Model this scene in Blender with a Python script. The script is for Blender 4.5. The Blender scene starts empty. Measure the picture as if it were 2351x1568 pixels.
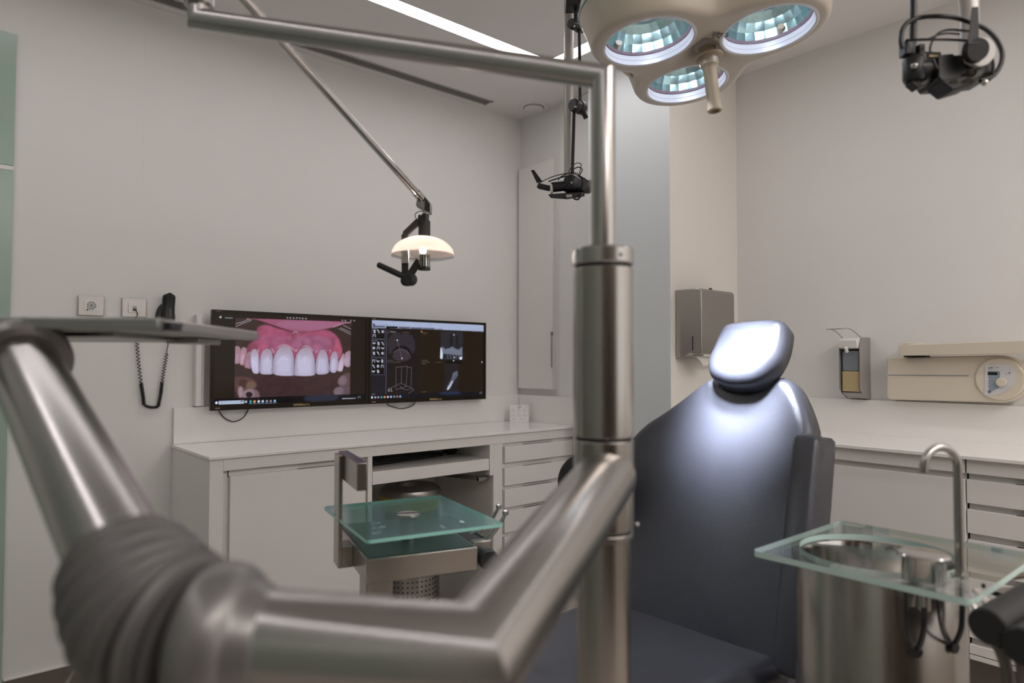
import bpy, bmesh, math, random
import numpy as np
from mathutils import Vector, Matrix

C = bpy.context.scene.collection
scene = bpy.context.scene
PI = math.pi

# ------------------------------------------------------------------ camera
FOC = 1577.0                      # focal length in pixels of the 2351 wide frame
CAM = Vector((0, 0, 1.2))
yaw = math.atan(1834.5 / 1577.8)  # angle from the view direction to the +X axis
pitch = math.atan(47 / FOC)
roll = 0.0019
cy, sy = math.cos(yaw), math.sin(yaw)
F0, R0, U0 = Vector((cy, sy, 0)), Vector((sy, -cy, 0)), Vector((0, 0, 1))
FW = F0 * math.cos(pitch) + U0 * math.sin(pitch)
UP0 = U0 * math.cos(pitch) - F0 * math.sin(pitch)
RT = R0 * math.cos(roll) + UP0 * math.sin(roll)
UP = UP0 * math.cos(roll) - R0 * math.sin(roll)
cd = bpy.data.cameras.new('camera')
cam = bpy.data.objects.new('camera', cd)
C.objects.link(cam)
cam.matrix_world = Matrix(((RT.x, UP.x, -FW.x, CAM.x), (RT.y, UP.y, -FW.y, CAM.y), (RT.z, UP.z, -FW.z, CAM.z), (0, 0, 0, 1)))
cd.sensor_width = 36
cd.lens = 36 * FOC / 2351
cd.clip_start = 0.05
cd.dof.use_dof = True
cd.dof.focus_distance = 2.35
cd.dof.aperture_fstop = 2.3
scene.camera = cam

# ------------------------------------------------------------------ world, exposure
w = bpy.data.worlds.new('world'); scene.world = w; w.use_nodes = True
w.node_tree.nodes['Background'].inputs[0].default_value = (0.8, 0.85, 0.9, 1)
w.node_tree.nodes['Background'].inputs[1].default_value = 0.05
vs = scene.view_settings
vs.view_transform = 'Standard'; vs.look = 'None'; vs.gamma = 1; vs.use_curve_mapping = False
vs.exposure = 0.0
scene.cycles.max_bounces = 10
scene.cycles.transparent_max_bounces = 16
scene.cycles.caustics_reflective = False
scene.cycles.caustics_refractive = False
scene.cycles.sample_clamp_indirect = 4.0

STRIP = 10.2      # emission of the recessed ceiling light strip
FILL_PANEL = 13.5  # emission of the unseen ceiling panel added for fill
FILL_WIN = 1.2         # glow of the fill window added in the wall behind the viewer
LAMP = 2.2       # watts of each surgical lamp beam

# ------------------------------------------------------------------ where a picture point lies in the room
def ray(x, y): return FW + RT * ((x - 1175.5) / FOC) - UP * ((y - 784) / FOC)
def at(x, y, t): return CAM + ray(x, y) * t
def at_z(x, y, z): r = ray(x, y); return CAM + r * ((z - CAM.z) / r.z)
def at_x(x, y, X): r = ray(x, y); return CAM + r * (X / r.x)
def at_y(x, y, Y): r = ray(x, y); return CAM + r * (Y / r.y)

# ------------------------------------------------------------------ materials
def hexlin(h):
    h = h.lstrip('#')
    c = [int(h[i:i+2], 16) / 255 for i in (0, 2, 4)]
    return tuple(((v + 0.055) / 1.055) ** 2.4 if v > 0.04045 else v / 12.92 for v in c)

def mat(name, col, rough=0.5, metal=0.0, spec=0.5, noise=0.0, nscale=40, bump=0.0, bscale=200, coat=0.0, emit=None, estr=0.0, stretch=None, aniso=0.0):
    m = bpy.data.materials.new(name); m.use_nodes = True
    nt = m.node_tree; b = nt.nodes['Principled BSDF']
    if isinstance(col, str): col = hexlin(col)
    b.inputs['Base Color'].default_value = (*col, 1)
    b.inputs['Roughness'].default_value = rough
    b.inputs['Metallic'].default_value = metal
    b.inputs['Specular IOR Level'].default_value = spec
    b.inputs['Coat Weight'].default_value = coat
    b.inputs['Anisotropic'].default_value = aniso
    if emit is not None:
        b.inputs['Emission Color'].default_value = (*emit, 1); b.inputs['Emission Strength'].default_value = estr
    tc = nt.nodes.new('ShaderNodeTexCoord')
    src = tc.outputs['Object']
    if stretch:
        mp = nt.nodes.new('ShaderNodeMapping'); mp.inputs['Scale'].default_value = stretch
        nt.links.new(src, mp.inputs['Vector']); src = mp.outputs['Vector']
    if noise:
        n = nt.nodes.new('ShaderNodeTexNoise'); n.inputs['Scale'].default_value = nscale; n.inputs['Detail'].default_value = 4
        nt.links.new(src, n.inputs['Vector'])
        mr = nt.nodes.new('ShaderNodeMapRange'); mr.inputs['To Min'].default_value = 1 - noise; mr.inputs['To Max'].default_value = 1 + noise
        nt.links.new(n.outputs['Fac'], mr.inputs['Value'])
        mx = nt.nodes.new('ShaderNodeVectorMath'); mx.operation = 'SCALE'; mx.inputs[0].default_value = col
        nt.links.new(mr.outputs['Result'], mx.inputs['Scale']); nt.links.new(mx.outputs[0], b.inputs['Base Color'])
        if metal:
            r2 = nt.nodes.new('ShaderNodeMapRange'); r2.inputs['To Min'].default_value = rough * 0.8; r2.inputs['To Max'].default_value = rough * 1.25
            nt.links.new(n.outputs['Fac'], r2.inputs['Value']); nt.links.new(r2.outputs['Result'], b.inputs['Roughness'])
    if bump:
        n2 = nt.nodes.new('ShaderNodeTexNoise'); n2.inputs['Scale'].default_value = bscale; n2.inputs['Detail'].default_value = 3
        nt.links.new(src, n2.inputs['Vector'])
        bp = nt.nodes.new('ShaderNodeBump'); bp.inputs['Strength'].default_value = bump; bp.inputs['Distance'].default_value = 0.002
        nt.links.new(n2.outputs['Fac'], bp.inputs['Height']); nt.links.new(bp.outputs['Normal'], b.inputs['Normal'])
    return m

def clear_mat(name, tint, cover=0.0, cover_col=(1, 1, 1), rough=0.02, refl=1.0):
    """thin sheet: tinted see-through, a share of matt haze, glossy by fresnel"""
    m = bpy.data.materials.new(name); m.use_nodes = True
    nt = m.node_tree; nt.nodes.clear()
    out = nt.nodes.new('ShaderNodeOutputMaterial')
    tr = nt.nodes.new('ShaderNodeBsdfTransparent'); tr.inputs[0].default_value = (*tint, 1)
    base = tr.outputs[0]
    if cover > 0:
        df = nt.nodes.new('ShaderNodeBsdfDiffuse'); df.inputs[0].default_value = (*cover_col, 1)
        mx = nt.nodes.new('ShaderNodeMixShader'); mx.inputs[0].default_value = cover
        nt.links.new(base, mx.inputs[1]); nt.links.new(df.outputs[0], mx.inputs[2]); base = mx.outputs[0]
    gl = nt.nodes.new('ShaderNodeBsdfGlossy'); gl.inputs['Roughness'].default_value = rough
    fr = nt.nodes.new('ShaderNodeFresnel'); ge = nt.nodes.new('ShaderNodeNewGeometry'); ir = nt.nodes.new('ShaderNodeMapRange')
    ir.inputs['To Min'].default_value = 1.5; ir.inputs['To Max'].default_value = 1/1.5     # the same reflection from either side of the sheet
    nt.links.new(ge.outputs['Backfacing'], ir.inputs['Value']); nt.links.new(ir.outputs['Result'], fr.inputs['IOR'])
    ml = nt.nodes.new('ShaderNodeMath'); ml.operation = 'MULTIPLY'; ml.inputs[1].default_value = refl
    nt.links.new(fr.outputs[0], ml.inputs[0])
    mx2 = nt.nodes.new('ShaderNodeMixShader')
    nt.links.new(ml.outputs[0], mx2.inputs[0]); nt.links.new(base, mx2.inputs[1]); nt.links.new(gl.outputs[0], mx2.inputs[2])
    nt.links.new(mx2.outputs[0], out.inputs[0])
    return m

M = {}
M['wall'] = mat('wall_paint', (0.80, 0.785, 0.768), 0.75, noise=0.02, nscale=3, bump=0.08, bscale=260)
M['ceiling'] = mat('ceiling_paint', (0.82, 0.80, 0.79), 0.85)
M['cab'] = mat('cabinet_lacquer', (0.80, 0.775, 0.75), 0.38, noise=0.015, nscale=6)
M['cabdark'] = mat('cabinet_recess_lacquer', (0.62, 0.58, 0.53), 0.5)
M['counter'] = mat('countertop_acrylic', (0.86, 0.84, 0.815), 0.14)
M['steel'] = mat('brushed_steel', (0.42, 0.395, 0.37), 0.24, 1.0, noise=0.025, nscale=60, stretch=(14, 14, 0.6))
M['steelh'] = mat('satin_steel_tube', (0.45, 0.43, 0.415), 0.25, 1.0)
M['steeldk'] = mat('dark_satin_steel', (0.34, 0.325, 0.31), 0.34, 1.0)
M['chrome'] = mat('polished_chrome', (0.55, 0.53, 0.51), 0.12, 1.0)
M['alu'] = mat('aluminium_plate', (0.50, 0.48, 0.465), 0.38, 0.75, noise=0.03)
M['black'] = mat('black_plastic', (0.012, 0.012, 0.014), 0.38)
M['blackmatt'] = mat('black_matt_plastic', (0.018, 0.017, 0.018), 0.6)
M['rubber'] = mat('grey_rubber_bellows', (0.115, 0.108, 0.105), 0.42, noise=0.08, nscale=9)
M['gap'] = mat('black_joint', (0.006, 0.006, 0.006), 0.7)
M['leather'] = mat('dark_blue_grey_leather', (0.040, 0.041, 0.052), 0.33, spec=0.55, noise=0.12, nscale=18, bump=0.25, bscale=420)
M['cream'] = mat('cream_enamel', (0.62, 0.555, 0.47), 0.3, coat=0.2)
M['xray'] = mat('cream_xray_casing', (0.66, 0.585, 0.475), 0.28, coat=0.3)
M['white'] = mat('white_plastic', (0.80, 0.78, 0.75), 0.35)
M['floor'] = None
M['screenglass'] = None
M['teal'] = mat('teal_seam', (0.01, 0.16, 0.17), 0.4)
M['yellow'] = mat('yellow_bin_liner', (0.55, 0.42, 0.02), 0.45)
M['frost'] = clear_mat('frosted_green_tray_glass', (0.66, 0.87, 0.83), 0.16, (0.34, 0.60, 0.55), 0.13, 1.3)
M['frostedge'] = mat('green_glass_cut_edge', (0.34, 0.70, 0.63), 0.2, emit=None)
M['glass'] = clear_mat('clear_green_basin_glass', (0.965, 0.985, 0.978), 0.02, (0.6, 0.7, 0.67), 0.03, 1.3)
M['glassedge'] = mat('pale_green_glass_cut_edge', (0.58, 0.76, 0.71), 0.2)
M['lens'] = clear_mat('lamp_lens_glass', (0.97, 0.99, 1.0), 0.0, (1, 1, 1), 0.02, 1.0)

# ------------------------------------------------------------------ mesh building
ORG = {}
def org(o):
    return ORG.get(o.name, Vector((0, 0, 0)))

class MB:
    XF = None      # a tilt given to every mesh built while it is set
    def __init__(self): self.bm = bmesh.new(); self.mi = 0
    def _f(self, vs):
        try:
            f = self.bm.faces.new(vs); f.material_index = self.mi; return f
        except ValueError: return None
    def box(self, x0, x1, y0, y1, z0, z1):
        return self.obox(Vector(((x0+x1)/2, (y0+y1)/2, (z0+z1)/2)), Vector((1,0,0)), Vector((0,1,0)), Vector((0,0,1)), abs(x1-x0)/2, abs(y1-y0)/2, abs(z1-z0)/2)
    def obox(self, c, ax, ay, az, hx, hy, hz):
        c = Vector(c)
        v = [self.bm.verts.new(c + ax*hx*i + ay*hy*j + az*hz*k) for k in (-1, 1) for j in (-1, 1) for i in (-1, 1)]
        for q in ((0,2,3,1), (4,5,7,6), (0,1,5,4), (2,6,7,3), (0,4,6,2), (1,3,7,5)): self._f([v[i] for i in q])
        return self
    def bar(self, a, b, wd, ht, up=(0,0,1)):
        a, b = Vector(a), Vector(b); d = (b-a); L = d.length; d.normalize()
        s = d.cross(Vector(up))
        if s.length < 1e-4: s = d.cross(Vector((1,0,0)))
        s.normalize(); u = s.cross(d)
        return self.obox((a+b)/2, d, s, u, L/2, wd/2, ht/2)
    def loft(self, rings, cap0=True, cap1=True, closed=True):
        R = [[self.bm.verts.new(Vector(p)) for p in r] for r in rings]
        n = len(R[0])
        for a, b in zip(R[:-1], R[1:]):
            for i in range(n if closed else n-1):
                j = (i+1) % n
                self._f([a[i], a[j], b[j], b[i]])
        if cap0: self._f(list(reversed(R[0])))
        if cap1: self._f(R[-1])
        return R
    def tube(self, pts, r, n=24, caps=True, closed=False):
        pts = [Vector(p) for p in pts]; m = len(pts)
        rr = r if isinstance(r, (list, tuple)) else [r]*m
        T = []
        for i in range(m):
            if closed: d = pts[(i+1) % m] - pts[i-1]
            else: d = pts[min(i+1, m-1)] - pts[max(i-1, 0)]
            T.append(d.normalized())
        u = T[0].cross(Vector((0,0,1)))
        if u.length < 1e-3: u = T[0].cross(Vector((1,0,0)))
        u.normalize(); rings = []
        for i in range(m):
            u = (u - T[i]*u.dot(T[i])).normalized(); v = T[i].cross(u)
            rings.append([pts[i] + (u*math.cos(2*PI*k/n) + v*math.sin(2*PI*k/n))*rr[i] for k in range(n)])
        if closed: rings.append(rings[0]); caps = False
        self.loft(rings, caps, caps); return self
    def mitre_tube(self, pts, r, n=32, r_end=None):
        """straight runs that meet in flat mitred joints"""
        pts = [Vector(p) for p in pts]; m = len(pts)
        d = [(pts[i+1]-pts[i]).normalized() for i in range(m-1)]
        u = d[0].cross(Vector((0,0,1)))
        if u.length < 1e-3: u = d[0].cross(Vector((1,0,0)))
        u.normalize(); v = d[0].cross(u)
        ring = [pts[0] + (u*math.cos(2*PI*k/n)+v*math.sin(2*PI*k/n))*r for k in range(n)]
        rings = [ring]
        for i in range(1, m):
            if i < m-1: nn = (d[i-1]+d[i]).normalized()
            else: nn = d[i-1]
            dd = d[i-1]
            ring = [p + dd*((pts[i]-p).dot(nn)/dd.dot(nn)) for p in ring]
            rings.append(ring)
        self.loft(rings); return self
    def lathe(self, prof, o, ax=(0,0,1), n=48, cap0=True, cap1=True, a0=0, a1=2*PI):
        o = Vector(o); ax = Vector(ax).normalized()
        u = ax.cross(Vector((0,0,1)))
        if u.length < 1e-3: u = Vector((1,0,0))
        u.normalize(); v = ax.cross(u)
        full = abs(a1-a0-2*PI) < 1e-6
        k1 = n if full else n+1
        rings = [[o + ax*z + (u*math.cos(a0+(a1-a0)*k/n) + v*math.sin(a0+(a1-a0)*k/n))*max(r, 1e-5) for k in range(k1)] for r, z in prof]
        self.loft(rings, cap0, cap1, full); return self
    def cyl(self, a, b, r, n=32, r2=None):
        a, b = Vector(a), Vector(b); L = (b-a).length
        return self.lathe([(r, 0), (r2 if r2 is not None else r, L)], a, b-a, n)
    def ball(self, c, r, n=20, sc=(1,1,1)):
        c = Vector(c); rings = []
        for i in range(1, n//2):
            th = PI*i/(n//2)
            rings.append([c + Vector((math.sin(th)*math.cos(2*PI*k/n)*r*sc[0], math.sin(th)*math.sin(2*PI*k/n)*r*sc[1], -math.cos(th)*r*sc[2])) for k in range(n)])
        self.loft(rings); return self
    def prism(self, pts, off):
        """flat outline extruded by the vector off"""
        off = Vector(off)
        self.loft([[Vector(p) for p in pts], [Vector(p)+off for p in pts]]); return self
    def poly(self, pts):
        self._f([self.bm.verts.new(Vector(p)) for p in pts]); return self
    def build(self, name, mats, parent=None, bevel=0, smooth=35, seg=2, subsurf=0, solid=0, origin=None):
        bm = self.bm
        bmesh.ops.recalc_face_normals(bm, faces=bm.faces)
        if MB.XF is not None: bmesh.ops.transform(bm, matrix=MB.XF, verts=bm.verts)
        if parent is not None: base = org(parent)
        elif origin is not None: base = Vector(origin)
        else:
            xs = [v.co for v in bm.verts]
            base = Vector(((min(c.x for c in xs)+max(c.x for c in xs))/2, (min(c.y for c in xs)+max(c.y for c in xs))/2, min(c.z for c in xs)))
        for v in bm.verts: v.co -= base
        me = bpy.data.meshes.new(name); bm.to_mesh(me); bm.free()
        if not isinstance(mats, (list, tuple)): mats = [mats]
        for m in mats: me.materials.append(m)
        for p in me.polygons: p.use_smooth = True
        me.set_sharp_from_angle(angle=math.radians(smooth))
        o = bpy.data.objects.new(name, me); C.objects.link(o)
        if parent is not None: o.parent = parent; ORG[o.name] = base
        else: o.location = base; ORG[o.name] = base
        if solid:
            md = o.modifiers.new('solid', 'SOLIDIFY'); md.thickness = solid
        if bevel:
            md = o.modifiers.new('bevel', 'BEVEL'); md.width = bevel; md.segments = seg; md.limit_method = 'ANGLE'; md.angle_limit = math.radians(40)
        if subsurf:
            md = o.modifiers.new('sub', 'SUBSURF'); md.levels = subsurf; md.render_levels = subsurf
        return o

def text_obj(name, s, m, parent, o, right, up, size, ext=0.0003, align='LEFT', font=None, xs=1.0, bold=0.0):
    cu = bpy.data.curves.new(name, 'FONT'); cu.body = s; cu.size = size; cu.extrude = ext; cu.align_x = align; cu.resolution_u = 2
    cu.offset = bold
    tmp = bpy.data.objects.new('tmp_text', cu); C.objects.link(tmp)
    dg = bpy.context.evaluated_depsgraph_get()
    me = bpy.data.meshes.new_from_object(tmp.evaluated_get(dg))
    C.objects.unlink(tmp); bpy.data.objects.remove(tmp)
    right, up = Vector(right).normalized(), Vector(up).normalized(); nrm = right.cross(up)
    o = Vector(o) - org(parent)
    for v in me.vertices: v.co = o + right*v.co.x*xs + up*v.co.y + nrm*v.co.z
    me.materials.clear(); me.materials.append(m)
    ob = bpy.data.objects.new(name, me); C.objects.link(ob); ob.parent = parent; ORG[ob.name] = org(parent)
    return ob

def thing(name, label, cat, loc, group=None):
    o = bpy.data.objects.new(name, None); C.objects.link(o); o.location = Vector(loc); o.empty_display_size = 0.05
    ORG[o.name] = Vector(loc); o['label'] = label; o['category'] = cat
    if group: o['group'] = group
    return o
def tag(o, label, cat, group=None, kind=None):
    o['label'] = label; o['category'] = cat
    if group: o['group'] = group
    if kind: o['kind'] = kind
    return o
def struct(o, label=None):
    o['kind'] = 'structure'
    if label: o['label'] = label
    return o
def bez(p0, p1, p2, p3, n):
    p0, p1, p2, p3 = map(Vector, (p0, p1, p2, p3))
    return [p0*(1-t)**3 + p1*3*t*(1-t)**2 + p2*3*t*t*(1-t) + p3*t**3 for t in [i/n for i in range(n+1)]]
def spline(pts, n=8, closed=False):
    pts = [Vector(p) for p in pts]; m = len(pts); out = []
    for i in range(m if closed else m-1):
        if closed: a, b, c, d = pts[i-1], pts[i], pts[(i+1) % m], pts[(i+2) % m]
        else: a, b, c, d = pts[max(i-1,0)], pts[i], pts[i+1], pts[min(i+2, m-1)]
        for k in range(n):
            t = k/n
            out.append(0.5*((2*b) + (c-a)*t + (2*a-5*b+4*c-d)*t*t + (3*b-a-3*c+d)*t**3))
    if not closed: out.append(pts[-1])
    return out

# ================================================================== THE SETTING
XR, XP, YB, YT, ZC = 3.05, 2.645, 3.0, 1.84, 2.62
XL, YN = -1.1, -1.5
def tile_floor():
    m = bpy.data.materials.new('floor_tiles'); m.use_nodes = True; nt = m.node_tree; b = nt.nodes['Principled BSDF']
    tc = nt.nodes.new('ShaderNodeTexCoord'); br = nt.nodes.new('ShaderNodeTexBrick')
    br.offset = 0.5; br.inputs['Scale'].default_value = 1.0
    br.inputs['Brick Width'].default_value = 0.6; br.inputs['Row Height'].default_value = 0.3; br.inputs['Mortar Size'].default_value = 0.002
    br.inputs['Color1'].default_value = (0.46, 0.42, 0.38, 1); br.inputs['Color2'].default_value = (0.44, 0.40, 0.36, 1); br.inputs['Mortar'].default_value = (0.10, 0.09, 0.08, 1)
    nt.links.new(tc.outputs['Object'], br.inputs['Vector']); nt.links.new(br.outputs['Color'], b.inputs['Base Color'])
    b.inputs['Roughness'].default_value = 0.35
    return m
M['floor'] = tile_floor()
struct(MB().box(XL, XR+0.1, YN, YB+0.1, -0.1, 0).build('floor', M['floor'], origin=(0, 0, 0)))

# ceiling with the slot of the light strip: slabs around a rectangular ring channel
c = MB()
X0, X1, X2, X3 = -0.62, -0.545, 2.215, 2.29
Y0, Y1, Y2, Y3 = -0.93, -0.855, 2.31, 2.385
for (a0, a1, b0, b1) in ((XL-0.1, X0, YN-0.1, YB+0.1), (X3, XR+0.1, YN-0.1, YB+0.1), (X0, X3, YN-0.1, Y0), (X0, X3, Y3, YB+0.1), (X1, X2, Y1, Y2)):
    c.box(a0, a1, b0, b1, ZC, ZC+0.12)
struct(c.build('ceiling', M['ceiling'], smooth=10))
cs = thing('ceiling_light_strip', 'long glowing white linear light recessed in a rectangle in the ceiling', 'ceiling light', (X2, Y2, ZC))
glow = bpy.data.materials.new('light_strip_diffuser'); glow.use_nodes = True
glow.node_tree.nodes.clear()
_o = glow.node_tree.nodes.new('ShaderNodeOutputMaterial'); _e = glow.node_tree.nodes.new('ShaderNodeEmission')
_e.inputs[0].default_value = (1, 0.955, 0.962, 1); _e.inputs[1].default_value = STRIP
glow.node_tree.links.new(_e.outputs[0], _o.inputs[0])
for (a0, a1, b0, b1) in ((X0, X3, Y2, Y3), (X2, X3, Y1, Y2), (X0, X3, Y0, Y1), (X0, X1, Y1, Y2)):
    MB().box(a0+0.0005, a1-0.0005, b0+0.0005, b1-0.0005, ZC+0.004, ZC+0.02).build('diffuser', glow, cs)

# fill light panel added to the ceiling over the unseen rear of the room
px0, px1, py0, py1 = 0.0, 2.7, -1.40, -1.02
rl = thing('ceiling_fill_panel', 'flat rectangular fill light panel added in the ceiling behind the viewer', 'ceiling light', (1.35, -1.2, ZC))
glow2 = glow.copy(); glow2.name = 'fill_panel_diffuser'; glow2.node_tree.nodes['Emission'].inputs[0].default_value = (1, 0.93, 0.88, 1); glow2.node_tree.nodes['Emission'].inputs[1].default_value = FILL_PANEL
MB().box(px0, px1, py0, py1, ZC-0.012, ZC-0.0003).build('diffuser', glow2, rl)
for a_ in ((px0-0.01, px0-0.0002, py0, py1), (px1+0.0002, px1+0.01, py0, py1), (px0-0.01, px1+0.01, py0-0.01, py0-0.0002), (px0-0.01, px1+0.01, py1+0.0002, py1+0.01)):
    MB().box(*a_, ZC-0.014, ZC-0.0003).build('frame', M['white'], rl)

# walls
left = MB(); sx = 0.650     # a hairline panel joint in the left wall
left.box(XL-0.1, sx-0.0004, YB, YB+0.1, 0, ZC); left.box(sx+0.0004, XP+0.1, YB, YB+0.1, 0, ZC); left.box(sx-0.002, sx+0.002, YB+0.0006, YB+0.1, 0, ZC)
struct(left.build('wall_left', M['wall'], smooth=10))
pb = MB(); pb.box(XP, XR+0.1, 2.66, YB+0.12, 0, ZC); pb.box(XP-0.012, XR+0.1, 2.33, 2.66, 0, ZC); pb.box(2.56, XR+0.1, YT, 2.33, 0, ZC); pb.mi = 1; pb.box(2.505, 2.56, YT+0.0005, 2.33, 0, ZC); pb.mi = 2; pb.box(2.5055, 3.05, YT-0.0005, YT+0.01, 0, ZC)
M['wallcool'] = mat('cool_lit_pillar_paint', (0.72, 0.755, 0.765), 0.6)  # cool side of the mixed light, put into the pillar colour
M['wallwarmlit'] = mat('warm_lit_wall_paint', (0.80, 0.765, 0.71), 0.75)  # warm side of the mixed light, put into the wall colour
struct(pb.build('wall_back', [M['wall'], M['wallcool'], M['wallwarmlit']], smooth=10))
struct(MB().box(XR, XR+0.1, YN-0.1, YT, 0, ZC).build('wall_right', M['wall'], smooth=10))
M['wood'] = mat('dark_walnut_panel', (0.050, 0.028, 0.015), 0.45, noise=0.35, nscale=5, stretch=(1, 1, 0.1))
M['wallwarm'] = mat('beige_wall_paint', (0.56, 0.50, 0.435), 0.8)
wx0, wx1, wz0, wz1 = 0.95, 2.85, 0.85, 2.30
rw = MB(); rw.box(XL-0.1, wx0, YN-0.1, YN, 0, ZC); rw.box(wx1, XR+0.1, YN-0.1, YN, 0, ZC); rw.box(wx0, wx1, YN-0.1, YN, 0, wz0); rw.box(wx0, wx1, YN-0.1, YN, wz1, ZC)
struct(rw.build('wall_rear', M['wallwarm'], smooth=10))
fill_glow = bpy.data.materials.new('fill_window_glow'); fill_glow.use_nodes = True; fill_glow.node_tree.nodes.clear()  # unseen glowing window added to the rear wall to even out the light
_o = fill_glow.node_tree.nodes.new('ShaderNodeOutputMaterial'); _e = fill_glow.node_tree.nodes.new('ShaderNodeEmission')
_e.inputs[0].default_value = (1, 0.97, 0.94, 1); _e.inputs[1].default_value = FILL_WIN
fill_glow.node_tree.links.new(_e.outputs[0], _o.inputs[0])
wn = MB()
for (a0, a1, c0, c1) in ((wx0, wx0+0.05, wz0, wz1), (wx1-0.05, wx1, wz0, wz1), (wx0+0.05, wx1-0.05, wz0, wz0+0.05), (wx0+0.05, wx1-0.05, wz1-0.05, wz1), ((wx0+wx1)/2-0.03, (wx0+wx1)/2+0.03, wz0+0.05, wz1-0.05)): wn.box(a0, a1, YN-0.06, YN-0.01, c0, c1)
wn_ = wn.build('fill_window', M['white']); struct(wn_)
MB().box(wx0+0.05, (wx0+wx1)/2-0.03, YN-0.045, YN-0.035, wz0+0.05, wz1-0.05).build('fill_pane', fill_glow, wn_)
MB().box((wx0+wx1)/2+0.03, wx1-0.05, YN-0.045, YN-0.035, wz0+0.05, wz1-0.05).build('fill_pane', fill_glow, wn_)
struct(MB().box(XL-0.1, XL, YN, YB, 0, ZC).build('wall_near', M['wall'], smooth=10))
struct(MB().box(-0.9, 0.75, YN, YN+0.05, 0, 2.2).build('door_2', M['wood'], bevel=0.004))
# frosted green glass door at the left edge and green glass panel in the wall behind the viewer
M['greenglass'] = mat('green_back_painted_glass', (0.36, 0.475, 0.40), 0.22, noise=0.05, nscale=1.5)
gd = MB(); gd.box(-0.75, 0.235, YB-0.014, YB-0.002, 0.02, 1.875); gd.box(-0.75, 0.235, YB-0.014, YB-0.002, 1.892, 2.365)
g = gd.build('door_1', M['greenglass'], bevel=0.001); struct(g)
MB().box(-0.75, 0.235, YB-0.013, YB-0.002, 1.876, 1.891).build('door_rail', M['white'], g)
struct(MB().box(XL, XL+0.05, -1.42, -0.72, 0, 2.2).build('added_dark_panel', M['wood'], bevel=0.004))  # unseen dark panel added so the steel column reflects a dark stripe
struct(MB().box(XL, XL+0.012, -0.6, 2.6, 0.02, 2.365).build('door_3', mat('grey_green_door_glass', (0.27, 0.315, 0.28), 0.25), bevel=0.002))
# skirting
struct(MB().box(0.24, 0.774, YB-0.012, YB, 0, 0.085).build('baseboard_left', mat('skirting_tile', (0.16, 0.13, 0.11), 0.4), bevel=0.001))
struct(MB().box(0.24, 0.774, YB-0.013, YB, 0.0855, 0.09).build('trim_1', M['white']))
struct(MB().box(2.505, XR, YT-0.012, YT, 0, 0.085).build('baseboard_back', bpy.data.materials['skirting_tile'], bevel=0.001))

# ceiling vent: three long slots along the left wall
v = thing('ceiling_vent', 'long white linear air vent with dark slots along the left wall', 'air vent', (1.3, 2.915, ZC))
fr = MB(); vx0, vx1, vy0, vy1 = 0.25, 2.335, 2.875, 2.945
fr.box(vx0, vx1, vy0, vy0+0.006, ZC-0.004, ZC-0.0002); fr.box(vx0, vx1, vy1-0.014, vy1, ZC-0.004, ZC-0.0002); fr.box(vx1-0.012, vx1, vy0, vy1, ZC-0.004, ZC-0.0002)
fr.build('frame', M['alu'], v)
for k in range(4): MB().box(vx0, vx1-0.012, vy0+0.0075+k*0.0130, vy0+0.0115+k*0.0130, ZC-0.0022, ZC-0.0006).build('slat', M['alu'], v)
MB().box(vx0, vx1-0.012, vy0+0.006, vy1-0.014, ZC-0.0006, ZC-0.0002).build('slot_backing', M['gap'], v)

# round ceiling valve
cv = thing('ceiling_valve', 'round white air valve disc in the ceiling above the tall wall cabinet', 'air vent', (2.57, 2.795, ZC))
o = (2.565, 2.80, ZC)
MB().lathe([(0.0560, 0), (0.072, -0.001), (0.085, -0.006), (0.088, 0), (0.0560, 0)], o, (0, 0, 1), 48, False, False).build('rim', M['wall'], cv)
MB().lathe([(0.001, -0.012), (0.04, -0.011), (0.052, -0.006), (0.052, -0.0005)], o, (0, 0, 1), 48).build('disc', M['wall'], cv)
MB().lathe([(0.0525, -0.0006), (0.0565, -0.0006), (0.0565, -0.0003), (0.0525, -0.0003)], o, (0, 0, 1), 48).build('gap_ring', M['gap'], cv)

# tall flush wall cabinet
tc_ = thing('wall_cabinet', 'tall narrow flush white wall cabinet in the corner right of the screens', 'cabinet', (XP, 2.82, 1.03))
MB().box(XP-0.003, XP, 2.685, 2.985, 1.035, 2.325).build('body', M['cab'], tc_)
dr = MB().box(XP-0.030, XP-0.003, 2.70, 2.985, 1.05, 2.32).build('door', M['cab'], tc_, bevel=0.0015)
MB().box(XP-0.033, XP-0.026, 2.701, 2.711, 1.17, 1.36).build('handle', M['alu'], dr)
MB().box(XP-0.034, XP-0.026, 2.700, 2.712, 1.345, 1.365).build('handle', M['steeldk'], dr)

# ================================================================== LEFT COUNTER RUN
CF = 2.52     # front plane of the left cabinets
ct = MB(); ct.box(0.768, XP-0.0125, 2.51, YB-0.018, 0.855, 0.866)
o = ct.build('countertop', M['counter'], bevel=0.0015); tag(o, 'long glossy white countertop under the two screens', 'countertop')
sp = MB(); sp.box(0.775, XP-0.028, YB-0.018, YB-0.0005, 0.8662, 1.013); 
b1 = sp.build('backsplash', M['counter'], o, bevel=0.001)
MB().box(XP-0.028, XP-0.0125, 2.505, YB-0.019, 0.8662, 1.013).build('backsplash', M['counter'], o, bevel=0.001)

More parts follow.
